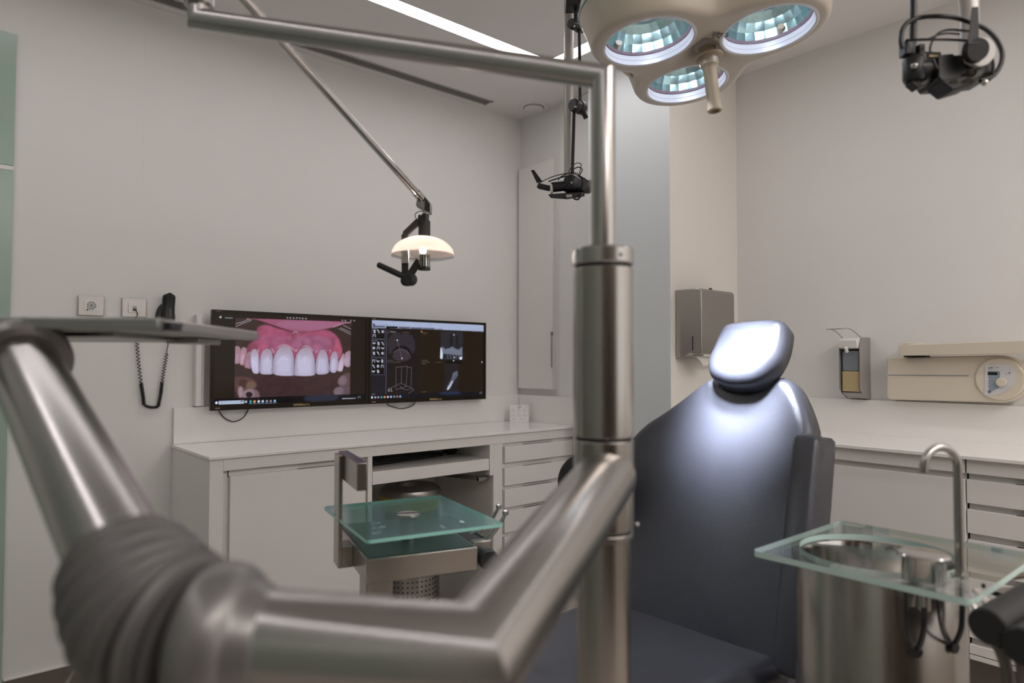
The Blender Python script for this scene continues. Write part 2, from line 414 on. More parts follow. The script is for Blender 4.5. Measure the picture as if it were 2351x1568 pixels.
cb = thing('base_cabinet', 'white base cabinet with one wide door left of the open niche', 'cabinet', (1.09, 2.76, 0))
f = MB(); f.box(0.774, 0.790, CF+0.0182, YB-0.002, 0, 0.8545)
f.build('side_panel', M['cab'], cb, bevel=0.001)
f = MB(); f.box(0.774, 0.820, CF, CF+0.018, 0, 0.8545); f.box(1.393, 1.413, CF, CF+0.018, 0, 0.811); f.box(0.8203, 1.3925, CF+0.0225, CF+0.045, 0, 0.811); f.box(1.393, 1.413, CF+0.02, YB-0.002, 0, 0.811)
f.box(0.8203, 1.3925, CF, CF+0.02, 0.0, 0.07)
f.build('frame', M['cab'], cb, bevel=0.0008)
dd = MB().box(0.846, 1.385, CF+0.002, CF+0.022, 0.075, 0.789).build('door', M['cab'], cb, bevel=0.0012)
MB().box(1.10, 1.30, CF+0.0035, CF+0.021, 0.7892, 0.7905).build('finger_pull', M['steeldk'], dd)
MB().box(0.842, 0.844, CF+0.018, CF+0.0223, 0.785, 0.811).build('joint', M['gap'], cb)

ap = MB().box(0.8205, 2.62, CF, CF+0.018, 0.8115, 0.8545).build('apron_board', M['cab'], bevel=0.0008)
tag(ap, 'long white apron board under the front edge of the left countertop', 'board')

# open niche with pull out keyboard shelf
ks = thing('keyboard_shelf', 'white pull-out shelf in the open niche carrying the keyboard', 'shelf', (1.72, 2.7, 0.69))
MB().box(1.4145, 2.03, CF+0.014, 2.93, 0.735, 0.745).build('board', M['cab'], ks, bevel=0.0006)
MB().box(1.4145, 2.026, CF-0.002, CF+0.014, 0.695, 0.747).build('front', M['cab'], ks, bevel=0.0008)
MB().box(2.031, 2.0535, CF-0.001, 2.93, 0.668, 0.811).build('runner_panel', M['cab'], ks, bevel=0.0006)
MB().bar((2.02, 2.56, 0.650), (1.93, 2.84, 0.650), 0.018, 0.018).build('runner', M['steeldk'], ks, bevel=0.001)
MB().box(1.99, 2.05, 2.55, 2.568, 0.641, 0.6585).build('bracket', M['steel'], ks, bevel=0.001)

# keyboard, turned a little
kb = thing('keyboard', 'black keyboard on the pull-out shelf', 'keyboard', (1.70, 2.78, 0.745))
ka = math.radians(9.4); kx = Vector((math.cos(ka), math.sin(ka), 0)); ky = Vector((-math.sin(ka), math.cos(ka), 0)); kz = Vector((0, 0, 1))
kc = Vector((1.689, 2.782, 0.745))
MB().obox(kc + kz*0.0085, kx, ky, kz, 0.222, 0.078, 0.008).build('body', M['black'], kb, bevel=0.004)
keys = MB(); random.seed(4)
for r in range(6):
    for k in range(20):
        if r == 0 and 4 <= k <= 9: continue
        keys.obox(kc + kx*(-0.205 + k*0.0215) + ky*(-0.062 + r*0.0235) + kz*(0.0195 + 0.001*(r > 3)), kx, ky, kz, 0.0088, 0.0098, 0.003)
    if r == 0: keys.obox(kc + kx*(-0.065) + ky*(-0.062) + kz*0.0195, kx, ky, kz, 0.062, 0.0098, 0.003)
keys.build('keycaps', mat('black_keycap', (0.02, 0.02, 0.022), 0.35), kb, bevel=0.001)
ms = thing('computer_mouse', 'small black mouse beside the keyboard on the pull-out shelf', 'mouse', (2.0, 2.80, 0.745))
MB().ball((1.985, 2.78, 0.7655), 0.034, 24, (0.95, 1.45, 0.60)).build('shell', M['black'], ms)
MB().cyl((1.982, 2.748, 0.784), (1.988, 2.748, 0.784), 0.005, 12).build('scroll_wheel', M['blackmatt'], ms)

# steel bin with yellow liner under the shelf
bn = thing('waste_bin', 'round perforated steel bin with a yellow liner in the niche', 'bin', (1.745, 2.755, 0))
bo = (1.745, 2.755, 0)
h = MB(); h.lathe([(0.135, 0.005), (0.137, 0.56), (0.134, 0.56), (0.132, 0.01)], bo, n=64, cap0=True, cap1=True); h.mi = 1
for r in range(20):
    for k in range(40):
        a = 2*PI*k/40; ca, sa = math.cos(a), math.sin(a); z = 0.06+r*0.022
        if sa > 0.5: continue
        h.cyl((1.745+ca*0.1352, 2.755+sa*0.1352, z), (1.745+ca*0.1374, 2.755+sa*0.1374, z), 0.0036, 8)
h.build('body', [M['steel'], M['gap']], bn)
MB().lathe([(0.1385, 0.525), (0.142, 0.585), (0.139, 0.585), (0.1375, 0.525)], bo, n=64, cap0=False, cap1=False).build('liner', M['yellow'], bn)
MB().lathe([(0.1425, 0.585), (0.144, 0.598), (0.138, 0.614), (0.115, 0.628), (0.082, 0.633), (0.066, 0.628), (0.058, 0.605), (0.05, 0.605), (0.05, 0.600), (0.1, 0.600), (0.1425, 0.585)], bo, n=64, cap0=False, cap1=False).build('lid', M['steeldk'], bn)

# drawer unit
du = thing('drawer_unit', 'white drawer unit at the right end of the left counter', 'drawers', (2.35, 2.76, 0))
f = MB(); f.box(2.054, 2.108, CF, CF+0.018, 0, 0.811); f.box(2.054, 2.072, CF+0.018, YB-0.002, 0, 0.811); f.box(2.5905, 2.63, CF, CF+0.018, 0, 0.811); f.box(2.108, 2.63, CF+0.0165, CF+0.045, 0, 0.811)
f.build('frame', M['cab'], du, bevel=0.0008)
for (z0, z1) in ((0.718, 0.796), (0.609, 0.6925), (0.505, 0.592), (0.386, 0.488), (0.075, 0.366)):
    d = MB().box(2.122, 2.583, CF-0.004, CF+0.016, z0, z1).build('drawer', M['cab'], du, bevel=0.0012)
    MB().box(2.250, 2.435, CF-0.002, CF+0.014, z1+0.0002, z1+0.0012).build('finger_pull', M['steeldk'], d)

# desk calendar
cl = thing('desk_calendar', 'small white standing desk calendar in the corner of the left counter', 'calendar', (2.56, 2.93, 0.866))
A, B_ = at_z(1171, 962, 0.8665), at_z(1214, 963, 0.8665)
cr = (Vector((B_.x-A.x, B_.y-A.y, 0))).normalized()
A = Vector((2.47, 2.915, 0.8665)); s_ = (A - CAM).dot(F0); Wc = 43/FOC*s_
cr = R0.copy(); A = at(1171, 962.5, s_); A.z = 0.8665; back = F0
up = (Vector((0, 0, 1))*0.985 + back*0.17).normalized()
Hc = 39/FOC*s_
Wp = 43/FOC*s_
f = MB(); f.prism([A, A+cr*Wp, A+cr*Wp+up*Hc, A+up*Hc], back*0.0012)
f.prism([A+back*0.045, A+cr*Wp+back*0.045, A+cr*Wp+up*Hc+back*0.002, A+up*Hc+back*0.002], back*0.001)
f.build('card', mat('calendar_card', (0.78, 0.77, 0.75), 0.5), cl)
ink = mat('calendar_ink', (0.10, 0.10, 0.10), 0.7); inkl = mat('calendar_grey_ink', (0.34, 0.34, 0.34), 0.7)
def ctext(s, u, vv, size, m=ink, al='LEFT'): return text_obj('print', s, m, cl, A + cr*Wp*u + up*Hc*vv - back*0.0004, cr, up, size, 0.0001, al)
ring_c = A + cr*Wp*0.5 + up*Hc*0.87 - back*0.0006
MB().lathe([(0.0052, 0), (0.0036, 0), (0.0036, -0.0003), (0.0052, -0.0003)], ring_c, back, 20, False, False).build('print', ink, cl)
ctext('~', 0.37, 0.84, 0.014); ctext('~', 0.57, 0.84, 0.014); ctext('2023', 0.84, 0.88, 0.005)
for i in range(3):
    for j in range(2):
        ctext(('enero', 'febrero', 'marzo', 'abril', 'mayo', 'junio')[j*3+i], 0.06+i*0.32, 0.755-j*0.29, 0.0045)
        ctext('1  2  3  4  5  6  7\n8  9 10 11 12 13\n15 16 17 18 19\n22 23 24 25 26', 0.06+i*0.32, 0.71-j*0.29, 0.0034, inkl)
for i in range(2):
    ctext('Tel.  citas', 0.12+i*0.42, 0.16, 0.005); ctext('lunes a viernes\n9 h a 20 h', 0.10+i*0.42, 0.11, 0.0034, inkl)

# ================================================================== THINGS ON THE LEFT WALL
WY = YB
def plate(name, label, x0, x1, z0, z1, cat):
    t = thing(name, label, cat, ((x0+x1)/2, WY, z0))
    MB().box(x0, x1, WY-0.009, WY-0.0005, z0, z1).build('cover_plate', M['alu'], t, bevel=0.0025)
    return t
p = plate('control_plate', 'silver wall plate with a small round grey sound control', 0.439, 0.525, 1.371, 1.446, 'wall control')
px, pz = 0.4825, 1.4095
MB().box(px-0.023, px+0.023, WY-0.0105, WY-0.009, pz-0.0215, pz+0.0215).build('insert', M['white'], p, bevel=0.0006)
gm = mat('grey_button', (0.28, 0.28, 0.28), 0.5)
MB().lathe([(0.006, 0), (0.006, 0.0015), (0.0005, 0.0018)], (px, WY-0.0105, pz), (0, -1, 0), 24).build('button', gm, p)
for k in range(8):
    a0 = k*PI/4+0.12; a1 = (k+1)*PI/4-0.12
    MB().prism([Vector((px+math.cos(a)*r, WY-0.0105, pz+math.sin(a)*r)) for a, r in [(a0, 0.009), ((a0+a1)/2, 0.009), (a1, 0.009), (a1, 0.0155), ((a0+a1)/2, 0.016), (a0, 0.0155)]], (0, -0.0012, 0)).build('button', gm, p)
MB().lathe([(0.003, 0), (0.003, 0.001)], (px-0.013, WY-0.0105, pz-0.0165), (0, -1, 0), 16).build('sensor', M['black'], p)
p = plate('phone_socket', 'silver wall plate with a white telephone socket and black plug', 0.584, 0.671, 1.371, 1.446, 'socket')
px, pz = 0.628, 1.409
MB().box(px-0.0215, px+0.0215, WY-0.012, WY-0.009, pz-0.021, pz+0.021).build('insert', M['white'], p, bevel=0.001)
MB().box(px-0.007, px+0.007, WY-0.0125, WY-0.012, pz-0.002, pz+0.006).build('label_field', mat('socket_label', (0.45, 0.40, 0.39), 0.6), p)
MB().box(px-0.006, px+0.006, WY-0.017, WY-0.012, pz-0.012, pz-0.0035).build('plug', M['black'], p, bevel=0.0008)
p3 = MB().box(0.45, 0.523, WY-0.008, WY-0.0005, 0.90, 0.977).build('blank_plate', M['wall'], bevel=0.002)
tag(p3, 'blank wall-coloured plate low on the left wall behind the big steel arm', 'wall plate')

# phone handset in its wall cradle
ph = thing('wall_phone', 'black wall telephone handset in a round cradle', 'phone', (0.765, WY, 1.33))
pc = at_y(386, 712, 2.97)
cr_ = MB(); cr_.lathe([(0.001, 0.026), (0.030, 0.025), (0.036, 0.012), (0.037, 0.0)], (pc.x-0.004, WY-0.0005, 0), (0, -1, 0), 40)
for v_ in cr_.bm.verts: v_.co.z = pc.z-0.034 + v_.co.z*1.75
cr_.build('cradle', M['black'], ph)
hx = pc.x
hs = MB()
rings = []
for i in range(17):
    t = i/16; z = 1.472 - t*0.145; wv = 0.0240*(1 - 0.10*t); dep = 0.014
    wv *= min(1, math.sqrt(max(0.02, 1-(max(0, 0.13-t)/0.13)**2))); wv *= min(1, math.sqrt(max(0.05, 1-(max(0, t-0.93)/0.07)**2)))
    yc = WY-0.043 - 0.010*math.sin(t*PI)*-1
    rings.append([Vector((hx+wv*sgn(math.cos(a))*abs(math.cos(a))**0.6, yc-dep*sgn(math.sin(a))*abs(math.sin(a))**0.7, z)) for a in [2*PI*k/28 for k in range(28)]] if False else
                 [Vector((hx+wv*math.copysign(abs(math.cos(a))**0.6, math.cos(a)), yc+dep*math.copysign(abs(math.sin(a))**0.7, math.sin(a)), z)) for a in [2*PI*k/28 for k in range(28)]])
hs.loft(rings); hs.build('handset', M['black'], ph)
text_obj('maker_mark', 'GIGASET', mat('grey_print', (0.25, 0.25, 0.25), 0.6), ph, (hx+0.0035, WY-0.0588, 1.380), (0, 0, 1), (-1, 0, 0), 0.0075, 0.0004)
# curly cord from the socket to the handset
def curl(pts, r, turns, rad):
    base = spline(pts, 24); m = len(base); L = [0]
    for a, b in zip(base[:-1], base[1:]): L.append(L[-1]+(b-a).length)
    n = int(turns*10); out = []
    for i in range(n+1):
        s = L[-1]*i/n; j = min(m-2, max(k for k in range(m) if L[k] <= s+1e-9)); t = (s-L[j])/max(1e-9, L[j+1]-L[j]); p_ = base[j].lerp(base[j+1], min(1, t))
        d = (base[j+1]-base[j]).normalized(); u = d.cross(Vector((0, 1, 0))).normalized(); a = 2*PI*turns*i/n
        out.append(p_ + u*math.cos(a)*r + Vector((0, 1, 0))*math.sin(a)*r)
    return out
cc = thing('coiled_cord', 'black coiled phone cord hanging in a loop on the left wall', 'cord', (0.69, WY, 1.03))
WP = lambda x, y, d=0.012: at_y(x, y, WY-d)
A1 = [WP(309, 708, 0.014), WP(316, 722), WP(309, 736), WP(312, 760)]
MB().tube(spline(A1, 8), 0.0015, 8).build('lead', M['black'], cc)
MB().tube(curl([WP(312, 758), WP(318, 830), WP(324, 880)], 0.0052, 15, 0), 0.0017, 7).build('coil', M['black'], cc)
MB().tube(curl([WP(324, 880), WP(328, 905), WP(331, 930)], 0.0056, 17, 0), 0.0019, 7).build('coil', M['black'], cc)
MB().tube(curl([WP(333, 931), WP(347, 935), WP(363, 934)], 0.0042, 12, 0), 0.0018, 7).build('coil', M['black'], cc)
MB().tube(curl([WP(363, 934), WP(369, 905), WP(372, 878)], 0.0056, 18, 0), 0.0019, 7).build('coil', M['black'], cc)
MB().tube(curl([WP(372, 878), WP(378, 840), WP(383, 812)], 0.0052, 10, 0), 0.0017, 7).build('coil', M['black'], cc)
MB().tube(spline([WP(384, 813), WP(383, 806), WP(386, 790), WP(387, 765, 0.03), WP(388, 745, 0.04)], 6), 0.0015, 8).build('lead', M['black'], cc)

# white mounting channel beside the left screen
ch = thing('mounting_channel', 'vertical white channel box on the wall left of the screens', 'channel', (0.868, WY, 1.015))
MB().box(0.850, 0.872, WY-0.040, WY-0.0005, 1.017, 1.392).build('cover', M['white'], ch, bevel=0.0015)
MB().box(0.8735, 0.885, WY-0.028, WY-0.0005, 1.017, 1.388).build('rail', M['wall'], ch, bevel=0.001)
TEETH = [([(0.117, 0.375), (0.146, 0.37), (0.154, 0.439), (0.147, 0.538), (0.131, 0.55), (0.118, 0.538)], 'a07a86'),
 ([(0.163, 0.374), (0.188, 0.392), (0.182, 0.484), (0.169, 0.565), (0.147, 0.546), (0.149, 0.454)], 'b08492'),
 ([(0.19, 0.438), (0.214, 0.43), (0.215, 0.592), (0.196, 0.601), (0.177, 0.584), (0.173, 0.515)], '9a6c7a'),
 ([(0.848, 0.427), (0.868, 0.401), (0.886, 0.409), (0.885, 0.58), (0.841, 0.571), (0.839, 0.495)], 'a58a9a'),
 ([(0.817, 0.478), (0.836, 0.427), (0.841, 0.512), (0.836, 0.58), (0.826, 0.639), (0.808, 0.644), (0.784, 0.625), (0.795, 0.554)], 'b9a3b6'),
 ([(0.218, 0.411), (0.235, 0.387), (0.252, 0.406), (0.263, 0.468), (0.267, 0.639), (0.243, 0.661), (0.227, 0.639), (0.215, 0.561), (0.212, 0.453)], 'b9b2cf'),
 ([(0.752, 0.429), (0.772, 0.403), (0.789, 0.428), (0.797, 0.512), (0.793, 0.596), (0.778, 0.653), (0.761, 0.66), (0.741, 0.642), (0.735, 0.596), (0.74, 0.504)], 'aea3bd'),
 ([(0.282, 0.429), (0.299, 0.393), (0.321, 0.385), (0.341, 0.408), (0.353, 0.514), (0.356, 0.641), (0.347, 0.668), (0.301, 0.671), (0.277, 0.659), (0.269, 0.616), (0.272, 0.507)], 'b0a9c2'),
 ([(0.663, 0.405), (0.682, 0.384), (0.702, 0.392), (0.72, 0.462), (0.73, 0.554), (0.733, 0.621), (0.721, 0.666), (0.67, 0.68), (0.643, 0.665), (0.635, 0.628), (0.642, 0.513)], 'aba5be'),
 ([(0.383, 0.395), (0.401, 0.359), (0.428, 0.346), (0.455, 0.358), (0.476, 0.401), (0.489, 0.498), (0.493, 0.642), (0.49, 0.683), (0.458, 0.692), (0.39, 0.685), (0.358, 0.66), (0.352, 0.593), (0.359, 0.483)], 'b3adc6'),
 ([(0.52, 0.416), (0.539, 0.38), (0.572, 0.358), (0.596, 0.374), (0.615, 0.423), (0.63, 0.513), (0.634, 0.644), (0.626, 0.685), (0.574, 0.695), (0.513, 0.69), (0.494, 0.675), (0.496, 0.554), (0.504, 0.465)], 'b5afc9')]
PHOTO = [(0.12, 0.049), (0.89, 0.036), (0.885, 0.962), (0.118, 0.96)]
GUM = [(0.196, 0.361), (0.251, 0.258), (0.254, 0.149), (0.315, 0.114), (0.386, 0.149), (0.496, 0.183), (0.618, 0.143), (0.725, 0.154), (0.796, 0.243), (0.822, 0.377), (0.817, 0.461), (0.782, 0.504), (0.669, 0.513), (0.493, 0.538), (0.344, 0.514), (0.214, 0.515), (0.188, 0.454)]
LIP = [(0.207, 0.041), (0.89, 0.036), (0.846, 0.055), (0.76, 0.11), (0.618, 0.161), (0.51, 0.18), (0.431, 0.154), (0.341, 0.106), (0.254, 0.06)]
MOLAR1 = [(0.12, 0.706), (0.165, 0.691), (0.224, 0.716), (0.244, 0.771), (0.234, 0.824), (0.191, 0.846), (0.175, 0.875), (0.141, 0.881), (0.12, 0.82)]
MOLAR2 = [(0.154, 0.89), (0.183, 0.845), (0.217, 0.828), (0.255, 0.849), (0.27, 0.896), (0.267, 0.95), (0.218, 0.961), (0.152, 0.96)]
HOLE = [(0.185, 0.891), (0.194, 0.865), (0.213, 0.86), (0.228, 0.882), (0.228, 0.909), (0.213, 0.93), (0.194, 0.924)]
MOLAR3 = [(0.799, 0.748), (0.829, 0.689), (0.885, 0.673), (0.885, 0.852), (0.83, 0.841), (0.799, 0.798)]
MOLAR4 = [(0.764, 0.88), (0.794, 0.836), (0.85, 0.834), (0.885, 0.852), (0.885, 0.958), (0.74, 0.958), (0.77, 0.931)]
RET = [[(0.119, 0.113), (0.161, 0.09), (0.194, 0.062)], [(0.181, 0.042), (0.196, 0.056), (0.215, 0.065)], [(0.121, 0.142), (0.169, 0.101), (0.211, 0.071)], [(0.76, 0.111), (0.805, 0.073), (0.84, 0.055), (0.89, 0.048)], [(0.83, 0.08), (0.89, 0.127)], [(0.8, 0.124), (0.846, 0.16), (0.89, 0.196)], [(0.815, 0.115), (0.89, 0.17)]]
SHINE = [[(0.381, 0.368), (0.401, 0.343), (0.428, 0.332), (0.455, 0.346), (0.472, 0.373)], [(0.548, 0.351), (0.572, 0.342), (0.595, 0.354), (0.615, 0.398)], [(0.26, 0.39), (0.263, 0.421)], [(0.343, 0.38), (0.354, 0.404), (0.357, 0.427)], [(0.639, 0.422), (0.646, 0.389)], [(0.482, 0.192), (0.496, 0.179), (0.514, 0.186)], [(0.474, 0.369), (0.502, 0.409), (0.511, 0.384)], [(0.737, 0.387), (0.739, 0.412)]]
HI = [[(0.231, 0.515), (0.249, 0.569), (0.26, 0.624)], [(0.223, 0.484), (0.228, 0.592)], [(0.335, 0.514), (0.343, 0.593)], [(0.322, 0.467), (0.314, 0.554)], [(0.376, 0.554), (0.411, 0.482), (0.447, 0.506)], [(0.525, 0.465), (0.519, 0.594)], [(0.558, 0.473), (0.563, 0.554)], [(0.668, 0.48), (0.657, 0.636)], [(0.767, 0.495), (0.755, 0.554), (0.758, 0.621)], [(0.845, 0.495), (0.846, 0.546)]]
BAR = [(0.003, 0.001), (1.004, 0.003), (1.004, 0.091), (0.527, 0.091), (0.003, 0.098)]
HEADC = [(0.13, 0.314), (0.135, 0.239), (0.165, 0.17), (0.209, 0.149), (0.243, 0.163), (0.287, 0.153), (0.332, 0.177), (0.357, 0.253), (0.358, 0.368), (0.338, 0.43), (0.308, 0.492), (0.244, 0.522), (0.191, 0.492), (0.142, 0.418)]
ARCHD = [(0.157, 0.433), (0.176, 0.365), (0.209, 0.327), (0.243, 0.314), (0.283, 0.324), (0.313, 0.362), (0.338, 0.43), (0.328, 0.461), (0.298, 0.385), (0.244, 0.348), (0.19, 0.387), (0.167, 0.463)]
PALATE = [(0.164, 0.459), (0.181, 0.402), (0.21, 0.372), (0.244, 0.356), (0.283, 0.378), (0.308, 0.415), (0.328, 0.461), (0.298, 0.507), (0.244, 0.526), (0.196, 0.507)]
XRAY_A = [(0.588, 0.114), (0.796, 0.114), (0.792, 0.524), (0.584, 0.497)]
XBONE = [(0.589, 0.331), (0.607, 0.323), (0.629, 0.354), (0.672, 0.337), (0.694, 0.316), (0.722, 0.344), (0.755, 0.359), (0.791, 0.318), (0.789, 0.439), (0.739, 0.432), (0.651, 0.417), (0.602, 0.418)]
XT1 = [(0.586, 0.331), (0.597, 0.347), (0.607, 0.426), (0.605, 0.481), (0.592, 0.488), (0.582, 0.474)]
XT2 = [(0.764, 0.46), (0.789, 0.452), (0.789, 0.488), (0.775, 0.499), (0.764, 0.488)]
SAG = [(0.619, 0.545), (0.753, 0.549), (0.751, 0.955), (0.604, 0.952), (0.636, 0.743), (0.619, 0.648)]
SAGB = [(0.706, 0.673), (0.745, 0.649), (0.75, 0.714), (0.717, 0.777), (0.696, 0.841), (0.674, 0.896), (0.647, 0.906), (0.652, 0.855), (0.685, 0.768)]
SAGT = [(0.668, 0.848), (0.69, 0.793), (0.706, 0.785), (0.679, 0.864), (0.663, 0.903), (0.646, 0.91), (0.652, 0.879)]
TABS = [[(0.01, 0.07), (0.107, 0.07), (0.107, 0.092), (0.01, 0.093)], [(0.115, 0.072), (0.212, 0.07), (0.212, 0.094), (0.115, 0.098)], [(0.219, 0.071), (0.316, 0.071), (0.317, 0.092), (0.219, 0.094)], [(0.321, 0.072), (0.42, 0.072), (0.42, 0.093), (0.322, 0.094)], [(0.428, 0.072), (0.526, 0.071), (0.526, 0.091), (0.428, 0.092)]]
BOXES = [[(0.004, 0.101), (0.107, 0.103), (0.106, 0.237), (0.004, 0.236)], [(0.004, 0.245), (0.106, 0.248), (0.106, 0.467), (0.003, 0.465)], [(0.003, 0.473), (0.106, 0.482), (0.104, 0.692), (0.002, 0.688)]]
ICONS = [(0.023, 0.144), (0.054, 0.143), (0.089, 0.143), (0.022, 0.198), (0.02, 0.293), (0.055, 0.296), (0.089, 0.295), (0.019, 0.354), (0.054, 0.355), (0.089, 0.355), (0.02, 0.42), (0.053, 0.418), (0.088, 0.419), (0.018, 0.519), (0.053, 0.521), (0.086, 0.519), (0.018, 0.585), (0.053, 0.583), (0.087, 0.584), (0.017, 0.648), (0.054, 0.648)]
WIRE = [[(0.198, 0.598), (0.293, 0.583), (0.285, 0.849), (0.202, 0.887), (0.198, 0.598)], [(0.246, 0.59), (0.244, 0.802)], [(0.293, 0.598), (0.331, 0.602), (0.325, 0.873)], [(0.145, 0.869), (0.243, 0.802), (0.351, 0.889), (0.293, 0.959)], [(0.233, 0.839), (0.251, 0.874), (0.28, 0.89), (0.32, 0.888)], [(0.208, 0.248), (0.248, 0.483)], [(0.176, 0.41), (0.205, 0.376), (0.244, 0.361), (0.283, 0.385), (0.308, 0.423)]]
TASK2 = [(0.007, 0.974), (0.033, 0.976), (0.057, 0.977), (0.083, 0.975), (0.108, 0.975), (0.134, 0.977), (0.16, 0.976), (0.186, 0.976), (0.211, 0.976), (0.236, 0.975)]
TASK1 = [(0.015, 0.972), (0.189, 0.972), (0.217, 0.972), (0.241, 0.973), (0.267, 0.973), (0.292, 0.973), (0.318, 0.974), (0.342, 0.974), (0.368, 0.974)]
SEARCH = [(0.027, 0.954), (0.177, 0.954), (0.179, 0.991), (0.028, 0.993)]
TOPIC = [(0.443, 0.022), (0.463, 0.022), (0.485, 0.022), (0.506, 0.02), (0.526, 0.02), (0.546, 0.021), (0.567, 0.021), (0.825, 0.024), (0.848, 0.024), (0.888, 0.022), (0.913, 0.021)]
TRAY = [(0.833, 0.976), (0.845, 0.976), (0.857, 0.976), (0.869, 0.976), (0.881, 0.977), (0.894, 0.977), (0.907, 0.977), (0.922, 0.976)]

# ================================================================== THE TWO SCREENS
SW, SH = 460, 256
GX, GY = np.meshgrid((np.arange(SW)+0.5)/SW, (np.arange(SH)+0.5)/SH)
def mask_poly(pts, soft=0.8):
    m = np.zeros((SH, SW)); n = len(pts)
    for ox in (-0.25, 0.25):
        for oy in (-0.25, 0.25):
            x, y = GX+ox/SW, GY+oy/SH; ins = np.zeros((SH, SW), bool)
            for i in range(n):
                x0, y0 = pts[i]; x1, y1 = pts[(i+1) % n]
                if y0 == y1: continue
                ins ^= ((y0 > y) != (y1 > y)) & (x < (x1-x0)*(y-y0)/(y1-y0)+x0)
            m += ins
    return blur(m/4, soft)
def blur(m, s):
    k = int(round(s))
    for _ in range(k):
        m = (m + np.roll(m, 1, 0) + np.roll(m, -1, 0))/3; m = (m + np.roll(m, 1, 1) + np.roll(m, -1, 1))/3
    return m
def mask_line(pts, wpx, soft=0):
    d = np.full((SH, SW), 1e9); X, Y = GX*SW, GY*SH
    for (x0, y0), (x1, y1) in zip(pts[:-1], pts[1:]):
        x0, x1, y0, y1 = x0*SW, x1*SW, y0*SH, y1*SH; L = max(1e-9, (x1-x0)**2+(y1-y0)**2)
        t = np.clip(((X-x0)*(x1-x0)+(Y-y0)*(y1-y0))/L, 0, 1); d = np.minimum(d, np.hypot(X-x0-t*(x1-x0), Y-y0-t*(y1-y0)))
    return blur(np.clip(wpx/2+0.5-d, 0, 1), soft)
def mask_ell(c_, rx, ry, soft=1):
    d = np.hypot((GX-c_[0])/rx, (GY-c_[1])/ry); return blur(np.clip((1-d)*min(rx*SW, ry*SH)+0.5, 0, 1), soft)
def over(img, m, col, a=1.0):
    if isinstance(col, str): col = hexlin(col)
    img[:] = img*(1-(m*a)[..., None]) + np.array(col)*(m*a)[..., None]
rng = np.random.default_rng(5)
def cloud(s):
    n = rng.random((SH//s+3, SW//s+3)); yy = np.linspace(0, n.shape[0]-2.01, SH); xx = np.linspace(0, n.shape[1]-2.01, SW)
    yi, xi = yy.astype(int), xx.astype(int); fy, fx = (yy-yi)[:, None], (xx-xi)[None]
    fy, fx = fy*fy*(3-2*fy), fx*fx*(3-2*fx)
    return (n[yi][:, xi]*(1-fx)+n[yi][:, xi+1]*fx)*(1-fy) + (n[yi+1][:, xi]*(1-fx)+n[yi+1][:, xi+1]*fx)*fy

